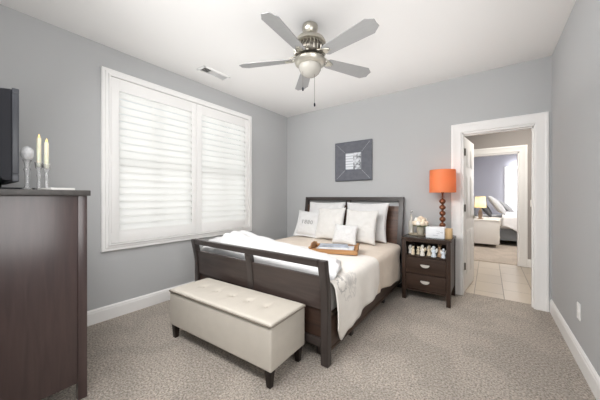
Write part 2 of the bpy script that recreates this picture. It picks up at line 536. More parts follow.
obj('door_handle', bm, NICKEL, door)

# --- shuttered window
win = bpy.data.objects.new('window_1', None); COL.objects.link(win); win['kind'] = 'structure'
bm = nb()
# outer casing: four mitred boards with a raised inner lip (profile d inwards from the outer edge, h off the wall)
wp = [(0, 0), (0, 0.022), (0.006, 0.028), (0.030, 0.028), (0.034, 0.034), (0.052, 0.036), (0.060, 0.046), (0.074, 0.046), (0.074, -0.06), (0.0745, -0.06)]
OY0, OY1, OZ0, OZ1 = 0.89, 2.882, 0.685, 2.517
rows = []
for d, h in wp:
    rows.append([bm.verts.new((h, OY0 + d, OZ0 + d)), bm.verts.new((h, OY1 - d, OZ0 + d)), bm.verts.new((h, OY1 - d, OZ1 - d)), bm.verts.new((h, OY0 + d, OZ1 - d))])
for a, b in zip(rows, rows[1:]):
    for k in range(4): bm.faces.new((a[k], a[(k + 1) % 4], b[(k + 1) % 4], b[k]))
obj('window_casing', bm, TRIM, win, smooth=20)
IY0, IY1, IZ0, IZ1 = OY0 + 0.075, OY1 - 0.075, OZ0 + 0.075, OZ1 - 0.075
bm = nb()
for y in (IY0, (IY0 + IY1) / 2 - 0.03, IY1 - 0.06):
    box(bm, -0.118, -0.075, y, y + 0.06, IZ0, IZ1, 0.003)
for z in (IZ0, IZ1 - 0.06): box(bm, -0.118, -0.075, IY0, IY1, z, z + 0.06, 0.003)
box(bm, -0.112, -0.085, IY0, IY1, 1.56, 1.60, 0.003)
for f in (0.25, 0.75): box(bm, -0.106, -0.09, IY0 + f * (IY1 - IY0) - 0.012, IY0 + f * (IY1 - IY0) + 0.012, IZ0, IZ1, 0.002)
obj('window_sash', bm, TRIM, win)
obj('glass_pane', box(nb(), -0.099, -0.096, IY0 + 0.01, IY1 - 0.01, IZ0 + 0.01, IZ1 - 0.01), PANE, win)
YM = 1.907
for (a, b, l0, l1) in ((IY0 + 0.003, YM - 0.002, 1.037, 1.836), (YM + 0.002, IY1 - 0.003, 1.978, 2.732)):
    bm = nb(); z0, z1 = IZ0 + 0.004, IZ1 - 0.004; x0, x1 = 0.008, 0.036
    lz0, lz1 = 0.880, 2.315
    box(bm, x0, x1, a, l0, z0, z1, 0.004); box(bm, x0, x1, l1, b, z0, z1, 0.004)
    box(bm, x0, x1, l0 - 0.002, l1 + 0.002, z0, lz0, 0.004); box(bm, x0, x1, l0 - 0.002, l1 + 0.002, lz1, z1, 0.004)
    sp = obj('shutter_panel', bm, TRIM, win)
    bm = nb(); n = 19; pitch = (lz1 - lz0) / n; tilt = R(66)
    for i in range(n):
        zc = lz0 + (i + 0.5) * pitch; t = bmesh.new(); prof = []
        hw, ht = 0.0435, 0.0062
        for k in range(12):
            an = 2 * PI * k / 12; prof.append((hw * math.cos(an), ht * math.sin(an)))
        # the edge on the room side hangs low, the outer edge stands high
        c, s = math.cos(-tilt), math.sin(-tilt)
        poly = [(0.020 + p * c - q * s, zc + p * s + q * c) for p, q in prof]
        prism(bm, [(x, z) for x, z in poly], l0, l1, 'y')
    obj('louver_slats', bm, LOUVER, sp, smooth=60)
    for z in (0.80, 1.58, 2.33):
        hy = a if a < 1.5 else b
        bm = nb(); tube(bm, [(0.040, hy, z), (0.040, hy, z + 0.065)], 0.005)
        obj('hinge', bm, TRIM, sp)
    if a > 1.5: obj('catch', box(nb(), 0.030, 0.046, YM - 0.012, YM + 0.012, 2.352, 2.372, 0.003), TRIM, sp)

# two unseen windows, added as openings for extra light
wn = bpy.data.objects.new('window_added_near', None); COL.objects.link(wn); wn['kind'] = 'structure'
bm = nb()
for x in (0.7, 1.86, 3.02): box(bm, x, x + 0.08, YN - 0.1, YN + 0.02, 0.6, 2.3, 0.004)
for z in (0.6, 1.42, 2.22): box(bm, 0.7, 3.1, YN - 0.095, YN + 0.015, z, z + 0.08, 0.004)
obj('window_frame', bm, TRIM, wn); obj('glass_pane', box(nb(), 0.72, 3.08, YN - 0.06, YN - 0.055, 0.62, 2.28), PANE, wn)
wn = bpy.data.objects.new('window_added_side', None); COL.objects.link(wn); wn['kind'] = 'structure'
bm = nb()
for y in (-0.5, 1.12): box(bm, XR - 0.02, XR + 0.1, y, y + 0.08, 0.85, 2.25, 0.004)
for z in (0.85, 2.17): box(bm, XR - 0.015, XR + 0.095, -0.5, 1.2, z, z + 0.08, 0.004)
obj('window_frame', bm, TRIM, wn); obj('glass_pane', box(nb(), XR + 0.055, XR + 0.06, -0.48, 1.18, 0.87, 2.23), PANE, wn)

# ---------------------------------------------------------------- hall and second bedroom beyond the door
YH = 6.0
struct('floor_hall', box(nb(), 1.2, 5.3, 3.95, YH + 0.06, -0.06, -0.004), TILE)
struct('floor_bedroom', box(nb(), 1.2, 6.0, YH + 0.06, 10.1, -0.06, 0.004), CARPET2)
struct('ceiling_hall', box(nb(), 1.2, 6.1, YB + TH, 10.2, H, H + 0.08), CEIL)
bm = nb(); HX0, HX1 = 2.72, 3.52
box(bm, 1.2, HX0, YH, YH + TH, 0, H); box(bm, HX1, 5.3, YH, YH + TH, 0, H); box(bm, HX0, HX1, YH, YH + TH, 2.03, H)
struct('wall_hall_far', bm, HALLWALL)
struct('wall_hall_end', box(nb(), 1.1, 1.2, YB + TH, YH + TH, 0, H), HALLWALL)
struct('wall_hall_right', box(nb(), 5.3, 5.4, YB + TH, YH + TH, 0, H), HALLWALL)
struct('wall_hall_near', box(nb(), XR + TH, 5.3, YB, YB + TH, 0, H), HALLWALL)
bm = nb(); casing(bm, HX0, HX1, 2.03, YH, -1); casing(bm, HX0, HX1, 2.03, YH + TH, 1)
box(bm, HX0 - 0.002, HX0 + 0.018, YH - 0.004, YH + TH + 0.004, 0, 2.03); box(bm, HX1 - 0.018, HX1 + 0.002, YH - 0.004, YH + TH + 0.004, 0, 2.03)
box(bm, HX0, HX1, YH - 0.004, YH + TH + 0.004, 2.012, 2.032)
struct('trim_2', bm, TRIM, smooth=20)
baseboard('baseboard_hall', (HX1 + 0.115, YH), (5.3, YH), (0, -1))
struct('wall_bedroom_left', box(nb(), 2.56, 2.66, YH + TH, 10.1, 0, H), LAVENDER)
struct('wall_bedroom_right', box(nb(), 6.0, 6.1, YH + TH, 10.1, 0, H), LAVENDER)
bm = nb(); BX0, BX1, BZ0, BZ1 = 3.55, 4.95, 0.70, 2.07
box(bm, 2.56, BX0, 10.0, 10.1, 0, H); box(bm, BX1, 6.1, 10.0, 10.1, 0, H); box(bm, BX0, BX1, 10.0, 10.1, 0, BZ0); box(bm, BX0, BX1, 10.0, 10.1, BZ1, H)
struct('wall_bedroom_far', bm, LAVENDER)
wn = bpy.data.objects.new('window_4', None); COL.objects.link(wn); wn['kind'] = 'structure'
bm = nb()
for x0, x1 in ((BX0 - 0.08, BX0), (BX1, BX1 + 0.08)): box(bm, x0, x1, 9.975, 10.06, BZ0 - 0.08, BZ1 + 0.08, 0.004)
for z0, z1 in ((BZ0 - 0.08, BZ0), (BZ1, BZ1 + 0.08)): box(bm, BX0, BX1, 9.975, 10.06, z0, z1, 0.004)
obj('window_frame', bm, TRIM, wn)
obj('glass_pane', box(nb(), BX0, BX1, 10.05, 10.055, BZ0, BZ1), PANE, wn)
SHEER = translucent('sheer_white', (0.93, 0.93, 0.93), 0.7, 0.9)
bm = nb()
for i in range(46):
    z = BZ0 + 0.006 + i * (BZ1 - BZ0 - 0.03) / 45; box(bm, BX0 + 0.004, BX1 - 0.004, 10.0, 10.004, z, z + 0.027)
obj('blind_slats', bm, SHEER, wn)

# ---------------------------------------------------------------- ceiling fan
fan = thing('ceiling_fan', 'brushed nickel ceiling fan with five silver blades and a frosted bowl light', 'ceiling fan', (1.818, 1.886, H))
obj('canopy', lathe(nb(), [(0, 0), (0.060, 0), (0.068, -0.008), (0.070, -0.030), (0.064, -0.055), (0.048, -0.078), (0.030, -0.090), (0, -0.090)]), NICKEL, fan)
obj('downrod', lathe(nb(), [(0, -0.086), (0.013, -0.086), (0.013, -0.100), (0.024, -0.104), (0.026, -0.112), (0, -0.112)], 20), NICKEL, fan)
mot = obj('motor_housing', lathe(nb(), [(0, -0.105), (0.05, -0.106), (0.095, -0.116), (0.126, -0.134), (0.138, -0.158), (0.138, -0.170), (0.128, -0.176), (0, -0.176)], 48), NICKEL, fan)
band = obj('filigree_band', lathe(nb(), [(0, -0.174), (0.108, -0.175), (0.120, -0.200), (0.134, -0.228), (0.134, -0.244), (0.118, -0.268), (0.08, -0.286), (0, -0.286)], 48), NICKELD, fan)
bm = nb()
for i in range(26):
    M = Matrix.Rotation(2 * PI * i / 26, 4, 'Z')
    t = bmesh.new(); tube(t, [(0.118, 0.0, -0.176), (0.124, 0.006, -0.196), (0.136, 0.0, -0.222), (0.142, -0.004, -0.236), (0.128, 0.0, -0.262)], 0.0042, 6)
    t.transform(M); merge(bm, t)
obj('vent_grille', bm, NICKEL, band)
FA = [-83, -11, 62, 133, 205]
for a in FA:
    Mz = Matrix.Rotation(R(a), 4, 'Z')
    pitch = Matrix.Translation((0, 0, -0.296)) @ Matrix.Rotation(R(-13), 4, 'X')
    # the ornate bracket: curling bars ending in a plate under the blade
    bm = nb()
    for q in (-1, 1):
        tube(bm, [(0.095, q * 0.012, -0.272), (0.13, q * 0.030, -0.278), (0.165, q * 0.034, -0.290), (0.20, q * 0.022, -0.296), (0.225, q * 0.008, -0.302)], 0.0065)
        tube(bm, [(0.105, q * 0.022, -0.272), (0.118, q * 0.045, -0.282), (0.135, q * 0.050, -0.288), (0.145, q * 0.036, -0.288)], 0.005)
    tube(bm, [(0.09, 0, -0.276), (0.15, 0, -0.288), (0.21, 0, -0.302)], 0.006)
    t = bmesh.new(); prism(t, [(0.165, -0.022), (0.19, -0.026), (0.205, -0.014), (0.212, 0), (0.205, 0.014), (0.19, 0.026), (0.165, 0.022)], -0.008, -0.003, 'z'); t.transform(pitch); merge(bm, t)
    bm.transform(Mz)
    arm = obj('blade_arm', bm, NICKEL, fan)
    bm = nb()
    prism(bm, [(0.165, -0.040), (0.185, -0.054), (0.600, -0.074), (0.612, -0.064), (0.655, -0.034), (0.652, 0.0), (0.655, 0.034), (0.612, 0.064), (0.600, 0.074), (0.185, 0.054), (0.165, 0.040)], -0.003, 0.003, 'z', bev=0.001)
    bm.transform(pitch); bm.transform(Mz)
    obj('blade', bm, BLADE, fan)
obj('light_fitter', lathe(nb(), [(0, -0.284), (0.05, -0.286), (0.06, -0.292), (0.10, -0.298), (0.134, -0.308), (0.138, -0.320), (0.130, -0.342), (0.112, -0.356), (0.100, -0.360), (0, -0.360)], 48), NICKEL, fan)
obj('glass_bowl', lathe(nb(), [(0, -0.356), (0.098, -0.356), (0.100, -0.368), (0.095, -0.394), (0.080, -0.420), (0.056, -0.440), (0.027, -0.451), (0, -0.453)], 48), FROST, fan, label='frosted white glass light bowl')
for (x, y, zl) in ((0.048, 0.000, -0.690), (-0.028, -0.070, -0.560)):
    bm = nb(); tube(bm, [(x, y, -0.345), (x, y, zl)], 0.0016, 6)
    ch = obj('pull_chain', bm, NICKELD, fan)
    obj('chain_fob', lathe(nb(), [(0, zl), (0.003, zl), (0.008, zl - 0.012), (0.007, zl - 0.030), (0, zl - 0.036)], 12, c=(x, y)), BLACK, ch)

# --- ceiling vent
vent = thing('ceiling_vent', 'white rectangular air vent in the ceiling above the shuttered window', 'air vent', (0.385, 1.92, H))
bm = nb(); vw, vl = 0.078, 0.185
for x0, x1, y0, y1 in ((-vw, -vw + 0.025, -vl, vl), (vw - 0.025, vw, -vl, vl), (-vw, vw, -vl, -vl + 0.025), (-vw, vw, vl - 0.025, vl)): box(bm, x0, x1, y0, y1, -0.014, 0, 0.004)
obj('vent_frame', bm, TRIM, vent)
bm = nb()
for i in range(16):
    y = -0.15 + i * 0.020
    M = Matrix.Translation((0, y, -0.004)) @ Matrix.Rotation(R(50 if y < -0.06 else (-8 if y < 0.05 else -42)), 4, 'X')
    box(bm, -vw + 0.025, vw - 0.025, -0.0115, 0.0115, -0.0008, 0.0008, M=M)
for y in (-0.05, 0.06): box(bm, -vw + 0.025, vw - 0.025, y - 0.005, y + 0.005, -0.009, -0.003)
obj('vent_slats', bm, mat('vent_grey', (0.62, 0.62, 0.62), 0.5), vent)
obj('vent_duct', box(nb(), -vw + 0.02, vw - 0.02, -vl + 0.02, vl - 0.02, -0.0012, -0.0004), NICKELD, vent)

# --- wall plates
pl = thing('wall_outlet', 'white outlet plate low on the right grey wall above the baseboard', 'outlet', (XR, 2.765, 0.382))
obj('cover_plate', box(nb(), -0.007, 0, -0.038, 0.038, -0.06, 0.06, 0.003), TRIM, pl)
bm = nb()
for z in (-0.021, 0.021): box(bm, -0.010, -0.006, -0.017, 0.017, z - 0.015, z + 0.015, 0.004)
obj('socket', bm, PAPER, pl)
sw = thing('light_switch', 'white switch plate on the hall wall beside the second bedroom doorway', 'light switch', (3.71, YH, 1.12))
obj('cover_plate', box(nb(), -0.04, 0.04, -0.006, 0, -0.06, 0.06, 0.003), TRIM, sw)
obj('rocker', box(nb(), -0.015, 0.015, -0.011, -0.005, -0.03, 0.03, 0.003), PAPER, sw)

# ---------------------------------------------------------------- picture over the bed
pic = thing('framed_picture', 'square picture in a wide slate grey frame hung above the headboard', 'picture', (1.352, YB, 1.798))
FR = mat('slate_frame', (0.12, 0.126, 0.15), 0.4, noise=0.12, nscale=18)
hw, iw = 0.312, 0.132
prof = [(hw, 0.0), (hw, 0.030), (hw - 0.012, 0.036), (hw - 0.03, 0.034), (iw + 0.01, 0.014), (iw, 0.016), (iw, 0.0)]
bm = nb(); rows = [[bm.verts.new((sx * d, -h, sz * d)) for sx, sz in ((-1, -1), (1, -1), (1, 1), (-1, 1))] for d, h in prof]
for a, b in zip(rows, rows[1:] + rows[:1]):
    for k in range(4): bm.faces.new((a[k], a[(k + 1) % 4], b[(k + 1) % 4], b[k]))
fr = obj('frame', bm, FR, pic, smooth=15)
SEAM = mat('seam_silver', (0.42, 0.42, 0.45), 0.4)
for sx in (-1, 1):
    for sz in (-1, 1):
        bm = nb(); tube(bm, [(sx * (iw + 0.012), -0.0155, sz * (iw + 0.012)), (sx * (hw - 0.03), -0.0345, sz * (hw - 0.03))], 0.0022, 6)
        obj('mitre_seam', bm, SEAM, fr)
m = bpy.data.materials.new('print_paper'); nt, N, L, b = nodes_of(m); b.inputs['Roughness'].default_value = 0.3
tc = N.new('ShaderNodeTexCoord'); sp = N.new('ShaderNodeSeparateXYZ'); L.new(tc.outputs['Object'], sp.inputs[0])
wv = N.new('ShaderNodeTexWave'); wv.bands_direction = 'Z'; wv.inputs['Scale'].default_value = 7.5; wv.inputs['Distortion'].default_value = 0.4
nz = N.new('ShaderNodeTexNoise'); nz.inputs['Scale'].default_value = 22; nz.inputs['Detail'].default_value = 4
L.new(tc.outputs['Object'], wv.inputs['Vector']); L.new(tc.outputs['Object'], nz.inputs['Vector'])
r1 = N.new('ShaderNodeValToRGB'); r1.color_ramp.elements[0].color = (0.42, 0.45, 0.50, 1); r1.color_ramp.elements[1].color = (0.80, 0.83, 0.87, 1); r1.color_ramp.elements[1].position = 0.35
r2 = N.new('ShaderNodeValToRGB'); r2.color_ramp.elements[0].color = (0.14, 0.15, 0.17, 1); r2.color_ramp.elements[1].color = (0.72, 0.75, 0.79, 1); r2.color_ramp.elements[0].position = 0.36; r2.color_ramp.elements[1].position = 0.58
L.new(wv.outputs['Fac'], r1.inputs[0]); L.new(nz.outputs['Fac'], r2.inputs[0])
st = N.new('ShaderNodeMath'); st.operation = 'GREATER_THAN'; L.new(sp.outputs[0], st.inputs[0]); st.inputs[1].default_value = 0.0
mx = N.new('ShaderNodeMix'); mx.data_type = 'RGBA'; L.new(st.outputs[0], mx.inputs[0]); L.new(r1.outputs[0], mx.inputs[6]); L.new(r2.outputs[0], mx.inputs[7]); L.new(mx.outputs[2], b.inputs['Base Color'])
obj('print', box(nb(), -iw, iw, -0.009, -0.002, -iw, iw), m, pic)

# ---------------------------------------------------------------- chest of drawers, television, candles
CX0, CX1, CY0, CY1, CZT = 0.10, 1.094, 0.02, 0.508, 1.270
chest = thing('chest_of_drawers', 'tall dark brown chest of drawers standing at the near end of the room', 'chest of drawers', (0, 0, 0))
obj('chest_top', box(nb(), CX0 - 0.012, CX1 + 0.014, CY0 - 0.005, CY1 + 0.014, CZT - 0.034, CZT, 0.004), CHESTTOP, chest)
for x in (CX0, CX1 - 0.045):
    for y in (CY0, CY1 - 0.045):
        bm = nb(); box(bm, x, x + 0.045, y, y + 0.045, 0, CZT - 0.034, 0.004)
        obj('leg_post', bm, CHESTP, chest)
for x0, x1 in ((CX0 + 0.006, CX0 + 0.026), (CX1 - 0.026, CX1 - 0.006)):
    obj('end_panel', box(nb(), x0, x1, CY0 + 0.045, CY1 - 0.045, 0.105, CZT - 0.034, 0.002), CHESTP, chest)
obj('back_panel', box(nb(), CX0 + 0.045, CX1 - 0.045, CY0 + 0.006, CY0 + 0.018, 0.105, CZT - 0.034), CHESTP, chest)
bm = nb()
box(bm, CX0 + 0.045, CX1 - 0.045, CY0 + 0.03, CY1 - 0.03, 0.105, 0.13)
for k in range(6): z = 0.105 + k * 0.2205; box(bm, CX0 + 0.045, CX1 - 0.045, CY1 - 0.04, CY1 - 0.006, z, z + 0.026, 0.002)
obj('drawer_rails', bm, ESP_X, chest)
for k in range(5):
    z = 0.105 + k * 0.2205
    d = obj('drawer', box(nb(), CX0 + 0.048, CX1 - 0.048, CY1 - 0.05, CY1 - 0.002, z + 0.029, z + 0.2175, 0.004), ESP_X, chest)
    for x in (CX0 + 0.25, CX1 - 0.25):
        M = Matrix.Translation((x, CY1 - 0.002, z + 0.123)) @ Matrix.Rotation(R(-90), 4, 'X')
        obj('knob', lathe(nb(), [(0, 0), (0.007, 0), (0.006, 0.012), (0.014, 0.020), (0.013, 0.027), (0, 0.029)], 20, M=M), NICKEL, d)

tv = thing('television', 'black flat television on the tall chest, seen from its edge', 'television', (0.545, 0.19, CZT))
bm = nb(); TX = 0.455
prism(bm, [(-0.055, 0.10), (-0.068, 0.16), (-0.068, 0.50), (-0.055, 0.535), (0.016, 0.548), (0.016, 0.050), (-0.012, 0.050)], -TX + 0.006, TX - 0.006, 'x', bev=0.004)
obj('back_shell', bm, BLACK, tv)
bm = nb()
for x0, x1, z0, z1 in ((-TX, -TX + 0.03, 0.085, 0.524), (TX - 0.03, TX, 0.085, 0.524), (-TX, TX, 0.042, 0.085), (-TX, TX, 0.524, 0.554)): box(bm, x0, x1, 0.016, 0.043, z0, z1, 0.004)
obj('bezel', bm, BEZEL, tv)
obj('screen', box(nb(), -TX + 0.026, TX - 0.026, 0.018, 0.034, 0.08, 0.528), SCREEN, tv)
obj('stand_base', prism(nb(), [(-0.30, -0.12), (0.30, -0.12), (0.33, -0.06), (0.33, 0.10), (0.30, 0.15), (-0.30, 0.15), (-0.33, 0.10), (-0.33, -0.06)], 0.0, 0.014, 'z', bev=0.003), BLACK, tv)
obj('stand_neck', prism(nb(), [(-0.09, -0.04), (0.09, -0.04), (0.07, 0.01), (-0.07, 0.01)], 0.013, 0.06, 'z'), BLACK, tv)


def holder_prof(h, r0, r1):
    return [(0, 0), (r0, 0), (r0, 0.006), (r0 * 0.45, 0.014), (0.008, 0.03), (0.0075, h * 0.45), (0.012, h * 0.52), (0.0075, h * 0.60), (0.008, h - 0.045), (r1 * 0.8, h - 0.032), (r1, h), (r1 - 0.003, h), (0.013, h - 0.026), (0, h - 0.028)]


def candlestick(x, y, hh, hc, label):
    t = thing('candlestick', label, 'candlestick', (x, y, CZT), group='glass candlesticks with ivory candles')
    obj('glass_holder', lathe(nb(), holder_prof(hh, 0.0195, 0.0195), 24), GLASS, t, label='clear glass candle holder')
    c = obj('candle', lathe(nb(), [(0, hh - 0.026), (0.0105, hh - 0.026), (0.0105, hc - 0.012), (0.0085, hc - 0.003), (0, hc - 0.006)], 20), WAX, t)
    obj('flame', lathe(nb(), [(0, hc - 0.008), (0.0045, hc - 0.002), (0.005, hc + 0.004), (0.0026, hc + 0.013), (0, hc + 0.020)], 12), FLAME, c)


candlestick(0.92, 0.322, 0.165, 0.315, 'taller of the two ivory candles in clear glass holders on the chest')
candlestick(0.95, 0.350, 0.155, 0.290, 'shorter of the two ivory candles in clear glass holders on the chest')
g = thing('crystal_goblet', 'cut crystal globe on a tall glass stem between television and candles', 'crystal goblet', (0.93, 0.272, CZT))
obj('stem', lathe(nb(), [(0, 0), (0.026, 0), (0.026, 0.005), (0.014, 0.014), (0.009, 0.03), (0.011, 0.10), (0.016, 0.118), (0.010, 0.132), (0.014, 0.160), (0.020, 0.174), (0, 0.174)], 24), GLASS, g)
bm = nb(); t = bmesh.new(); bmesh.ops.create_icosphere(t, subdivisions=2, radius=0.030)
for v in t.verts: v.co = Vector((v.co.x, v.co.y, v.co.z * 1.35)) * (1 + 0.08 * mnoise.noise(v.co * 70)) + Vector((0, 0, 0.212))
merge(bm, t); o = obj('globe', bm, pane_glass('crystal_facets', 0.55, (0.92, 0.93, 0.95)), g, smooth=5)
o = obj('paper_pad', box(nb(), -0.075, 0.075, -0.055, 0.055, 0, 0.012, 0.001), PAPER); o.location = (1.01, 0.385, CZT); o.rotation_euler = (0, 0, R(12))
tag(o, 'thin white pad lying flat on the chest top by the candles', 'paper pad')

# ---------------------------------------------------------------- bed
BL, BR_, BF, BH = 0.475, 2.160, 1.612, 3.74
bed = thing('bed', 'dark wood sleigh bed with slotted headboard and footboard', 'bed', (0, 0, 0))


def curve_boards(boards, yfun, th, m_default):
    """boards as (name, x0, x1, z0, z1, inset, thickness, material) bent along y = yfun(z)"""
    for (name, x0, x1, z0, z1, ins, t_, m_) in boards:
        n = max(2, int((z1 - z0) / 0.03)); bm = nb(); rows = []
        for i in range(n + 1):
            z = z0 + (z1 - z0) * i / n; y = yfun(z) + ins
            rows.append([bm.verts.new((x0, y, z)), bm.verts.new((x1, y, z)), bm.verts.new((x1, y + t_, z)), bm.verts.new((x0, y + t_, z))])
        for a, b in zip(rows, rows[1:]):
            for k in range(4): bm.faces.new((a[k], a[(k + 1) % 4], b[(k + 1) % 4], b[k]))
        bm.faces.new(rows[0]); bm.faces.new(rows[-1])
        bmesh.ops.recalc_face_normals(bm, faces=bm.faces[:])
        es = [e for e in bm.edges if len(e.link_faces) == 2 and e.calc_face_angle(0) > 0.8]
        bmesh.ops.bevel(bm, geom=es, offset=0.004, segments=2, affect='EDGES')
        yield name, bm, m_


def fy(z): return 1.606 - 0.045 * sstep(0.45, 0.80, z) ** 1.3
def hy(z): return 3.625 + 0.115 * sstep(0.45, 1.30, z)


fb = None
FZ = 0.772
boards = [('foot_post', BL, BL + 0.062, 0, FZ, 0, 0.055, BEDW_Z), ('foot_post', BR_ - 0.062, BR_, 0, FZ, 0, 0.055, BEDW_Z),
          ('foot_rail', BL + 0.062, BR_ - 0.062, 0.722, FZ, 0.002, 0.050, BEDW_X),
          ('foot_panel', BL + 0.062, BR_ - 0.062, 0.40, 0.650, 0.010, 0.030, PANEL),
          ('foot_mullion', 1.318, 1.392, 0.40, 0.722, 0.002, 0.044, BEDW_Z),
          ('foot_base_rail', BL + 0.062, BR_ - 0.062, 0.125, 0.185, 0.008, 0.035, BEDW_X),
          ('foot_apron', BL + 0.062, BR_ - 0.062, 0.185, 0.40, 0.028, 0.014, wood('apron_wood', (0.030, 0.018, 0.014), (0.060, 0.032, 0.022), 0, 0.4))]
for name, bm, m_ in curve_boards(boards, fy, 0, None): obj(name, bm, m_, bed)
HZ = 1.228
boards = [('head_post', BL, BL + 0.06, 0, HZ, 0, 0.055, BEDW_Z), ('head_post', BR_ - 0.088, BR_ - 0.028, 0, HZ, 0, 0.055, BEDW_Z),
          ('head_rail', BL + 0.06, BR_ - 0.088, 1.172, HZ, 0.002, 0.050, BEDW_X),
          ('head_panel', BL + 0.06, BR_ - 0.088, 0.25, 1.100, 0.010, 0.030, BROWNPANEL),
          ('head_mullion', 1.255, 1.325, 1.100, 1.172, 0.002, 0.044, BEDW_Z)]
for name, bm, m_ in curve_boards(boards, hy, 0, None): obj(name, bm, m_, bed)
RAILW = wood('rail_wood', (0.045, 0.028, 0.021), (0.085, 0.052, 0.038), 1, 0.35)
for x0, x1 in ((BL + 0.012, BL + 0.036), (BR_ - 0.036, BR_ - 0.012)):
    bm = nb(); box(bm, x0, x1, BF + 0.04, 3.64, 0.10, 0.33, 0.003); box(bm, x0 - 0.006, x1 + 0.006, BF + 0.04, 3.64, 0.096, 0.116, 0.003)
    obj('side_rail', bm, RAILW, bed)
for x, y in ((0.62, 1.74), (2.02, 1.74), (0.55, 2.13), (2.085, 2.13), (0.55, 3.0), (2.085, 3.0)):
    bm = nb(); box(bm, x - 0.025, x + 0.025, y - 0.025, y + 0.025, 0, 0.15, 0.004); obj('support_leg', bm, BEDW_Z, bed)
bm = nb(); box(bm, 0.52, 2.115, 1.69, 3.61, 0.14, 0.33, 0.02); obj('box_spring', bm, mat('box_spring_cloth', (0.22, 0.17, 0.13), 0.9), bed)
bm = nb(); box(bm, 0.525, 2.11, 1.685, 3.615, 0.33, 0.588, 0.05, 4); obj('mattress', bm, fabric('mattress_ticking', (0.78, 0.77, 0.75)), bed)

# --- bedding
HEM = [(1.69, 0.25), (1.79, 0.135), (1.90, 0.185), (2.0, 0.225), (2.15, 0.235), (2.40, 0.268), (2.61, 0.262), (2.80, 0.245), (3.0, 0.225), (3.20, 0.200), (3.32, 0.190), (3.42, 0.21), (3.52, 0.30)]


def drape(y0, y1f, lift, zt, hemR, flare, seed, nx=70, ny=60, xe=2.105, left_hem=0.30, foot=False):
    rr = 0.055 + lift

    def P(u, v):
        sx = -1 + 2 * u
        y = y0 + (y1f(max(0, sx)) - y0) * v
        a = abs(sx)
        xm = 1.3175
        half = xe - xm
        hem = hemR(y) if sx > 0 else left_hem
        if a < 0.5:
            k = a / 0.5; x = xm + math.copysign(k * half, sx)
            z = zt + lift - 0.012 * k ** 6 + 0.006 * mnoise.noise(Vector((x * 3, y * 3, seed))) + 0.003 * mnoise.noise(Vector((x * 11, y * 9, seed)))
        else:
            k = (a - 0.5) / 0.5
            z1 = zt + lift - 0.012
            if k < 0.2:
                an = k / 0.2 * PI / 2
                x = half + rr * math.sin(an); z = z1 - rr * (1 - math.cos(an))
            else:
                t = (k - 0.2) / 0.8
                x = half + rr + flare(y) * t + 0.022 * t * mnoise.noise(Vector((0, y * 6, seed + 3))) + 0.012 * t * math.sin(y * 17 + seed)
                x += 0.03 * math.sin(t * PI) * 0.3
                z = z1 - rr + (hem - (z1 - rr)) * t
            x = xm + math.copysign(x, sx)
        return (x, y, z)
    return grid_mesh(P, nx, ny)


def hemR(y): return lerp_table(HEM, y)


BEIGE = fabric('coverlet_beige', (0.74, 0.645, 0.545))
o = obj('coverlet', drape(2.35, lambda s: 3.60 - 0.22 * sstep(0.45, 0.7, s), 0.008, 0.594, hemR, lambda y: 0.012, 1.7), BEIGE)
solid(o, 0.006); tag(o, 'beige coverlet spread over the mattress under the pillows', 'coverlet')
CREAM = fabric('quilt_cream', (0.82, 0.785, 0.735), rings=[(1.80, 0.555, 0.055, 0.014, 0.75), (1.93, 0.555, 0.02, 0.055, 0.55), (2.02, 0.55, 0.035, 0.018, 0.45), (1.87, 0.47, 0.05, 0.014, 0.30), (1.76, 0.64, 0.05, 0.012, 0.4), (1.97, 0.46, 0.03, 0.014, 0.3)])
o = obj('quilt', drape(1.692, lambda s: 2.62 - 0.06 * sstep(0.5, 1, s), 0.022, 0.594, lambda y: hemR(y) - 0.006, lambda y: 0.016, 5.2), CREAM)
solid(o, 0.008); tag(o, 'cream quilt with grey scroll embroidery hanging over the bed side', 'quilt')

HP = [(0.46, 0.735), (0.62, 0.775), (0.71, 0.79), (0.75, 0.84), (0.84, 0.828), (1.0, 0.785), (1.25, 0.740), (1.5, 0.715), (1.8, 0.692), (2.0, 0.675), (2.10, 0.660), (2.18, 0.63)]
YE = [(0.46, 2.15), (0.8, 2.15), (1.2, 2.26), (1.50, 2.31), (1.8, 2.28), (1.95, 2.19), (2.06, 2.0), (2.15, 1.80)]


def throwP(u, v):
    x = 0.46 + 1.70 * u
    ye = lerp_table(YE, x); hp = lerp_table(HP, x)
    if v < 0.2:
        k = v / 0.2; y = 1.675 + 0.11 * sstep(0.45, 1.0, k)
        z = 0.50 + (hp - 0.012 - 0.50) * (k ** 0.8)
    else:
        k = (v - 0.2) / 0.8; y = 1.785 + (max(ye, 1.80) - 1.785) * k
        z = hp - 0.012 + 0.012 * (1 - (1 - min(1, k / 0.25)) ** 2)
        z -= (hp - 0.632) * sstep(0.72, 1.0, k)
        f = math.sin(k * 17 + 2.2 * x + 2 * mnoise.noise(Vector((x * 2, 0, 2)))) * 0.015 * sstep(0, .15, k) * (1 - k) * (1 - sstep(1.7, 2.0, x))
        z += f + (0.010 - 0.007 * sstep(1.7, 2.0, x)) * mnoise.noise(Vector((x * 6, y * 14, 3))) * (1 - k)
    x = min(x, 2.125 + 0.3 * (x - 2.125)) if x > 2.125 else x
    if x > 2.08: z = min(z, 0.69 - 1.2 * (x - 2.08) ** 1.0 * 0.9)
    return (x, y, max(z, 0.48))


o = obj('throw_blanket', grid_mesh(throwP, 90, 60), fabric('throw_white', (0.67, 0.67, 0.675), 0.5, 120), smooth=80)
solid(o, 0.010); tag(o, 'rumpled white throw blanket across the foot of the bed', 'blanket')


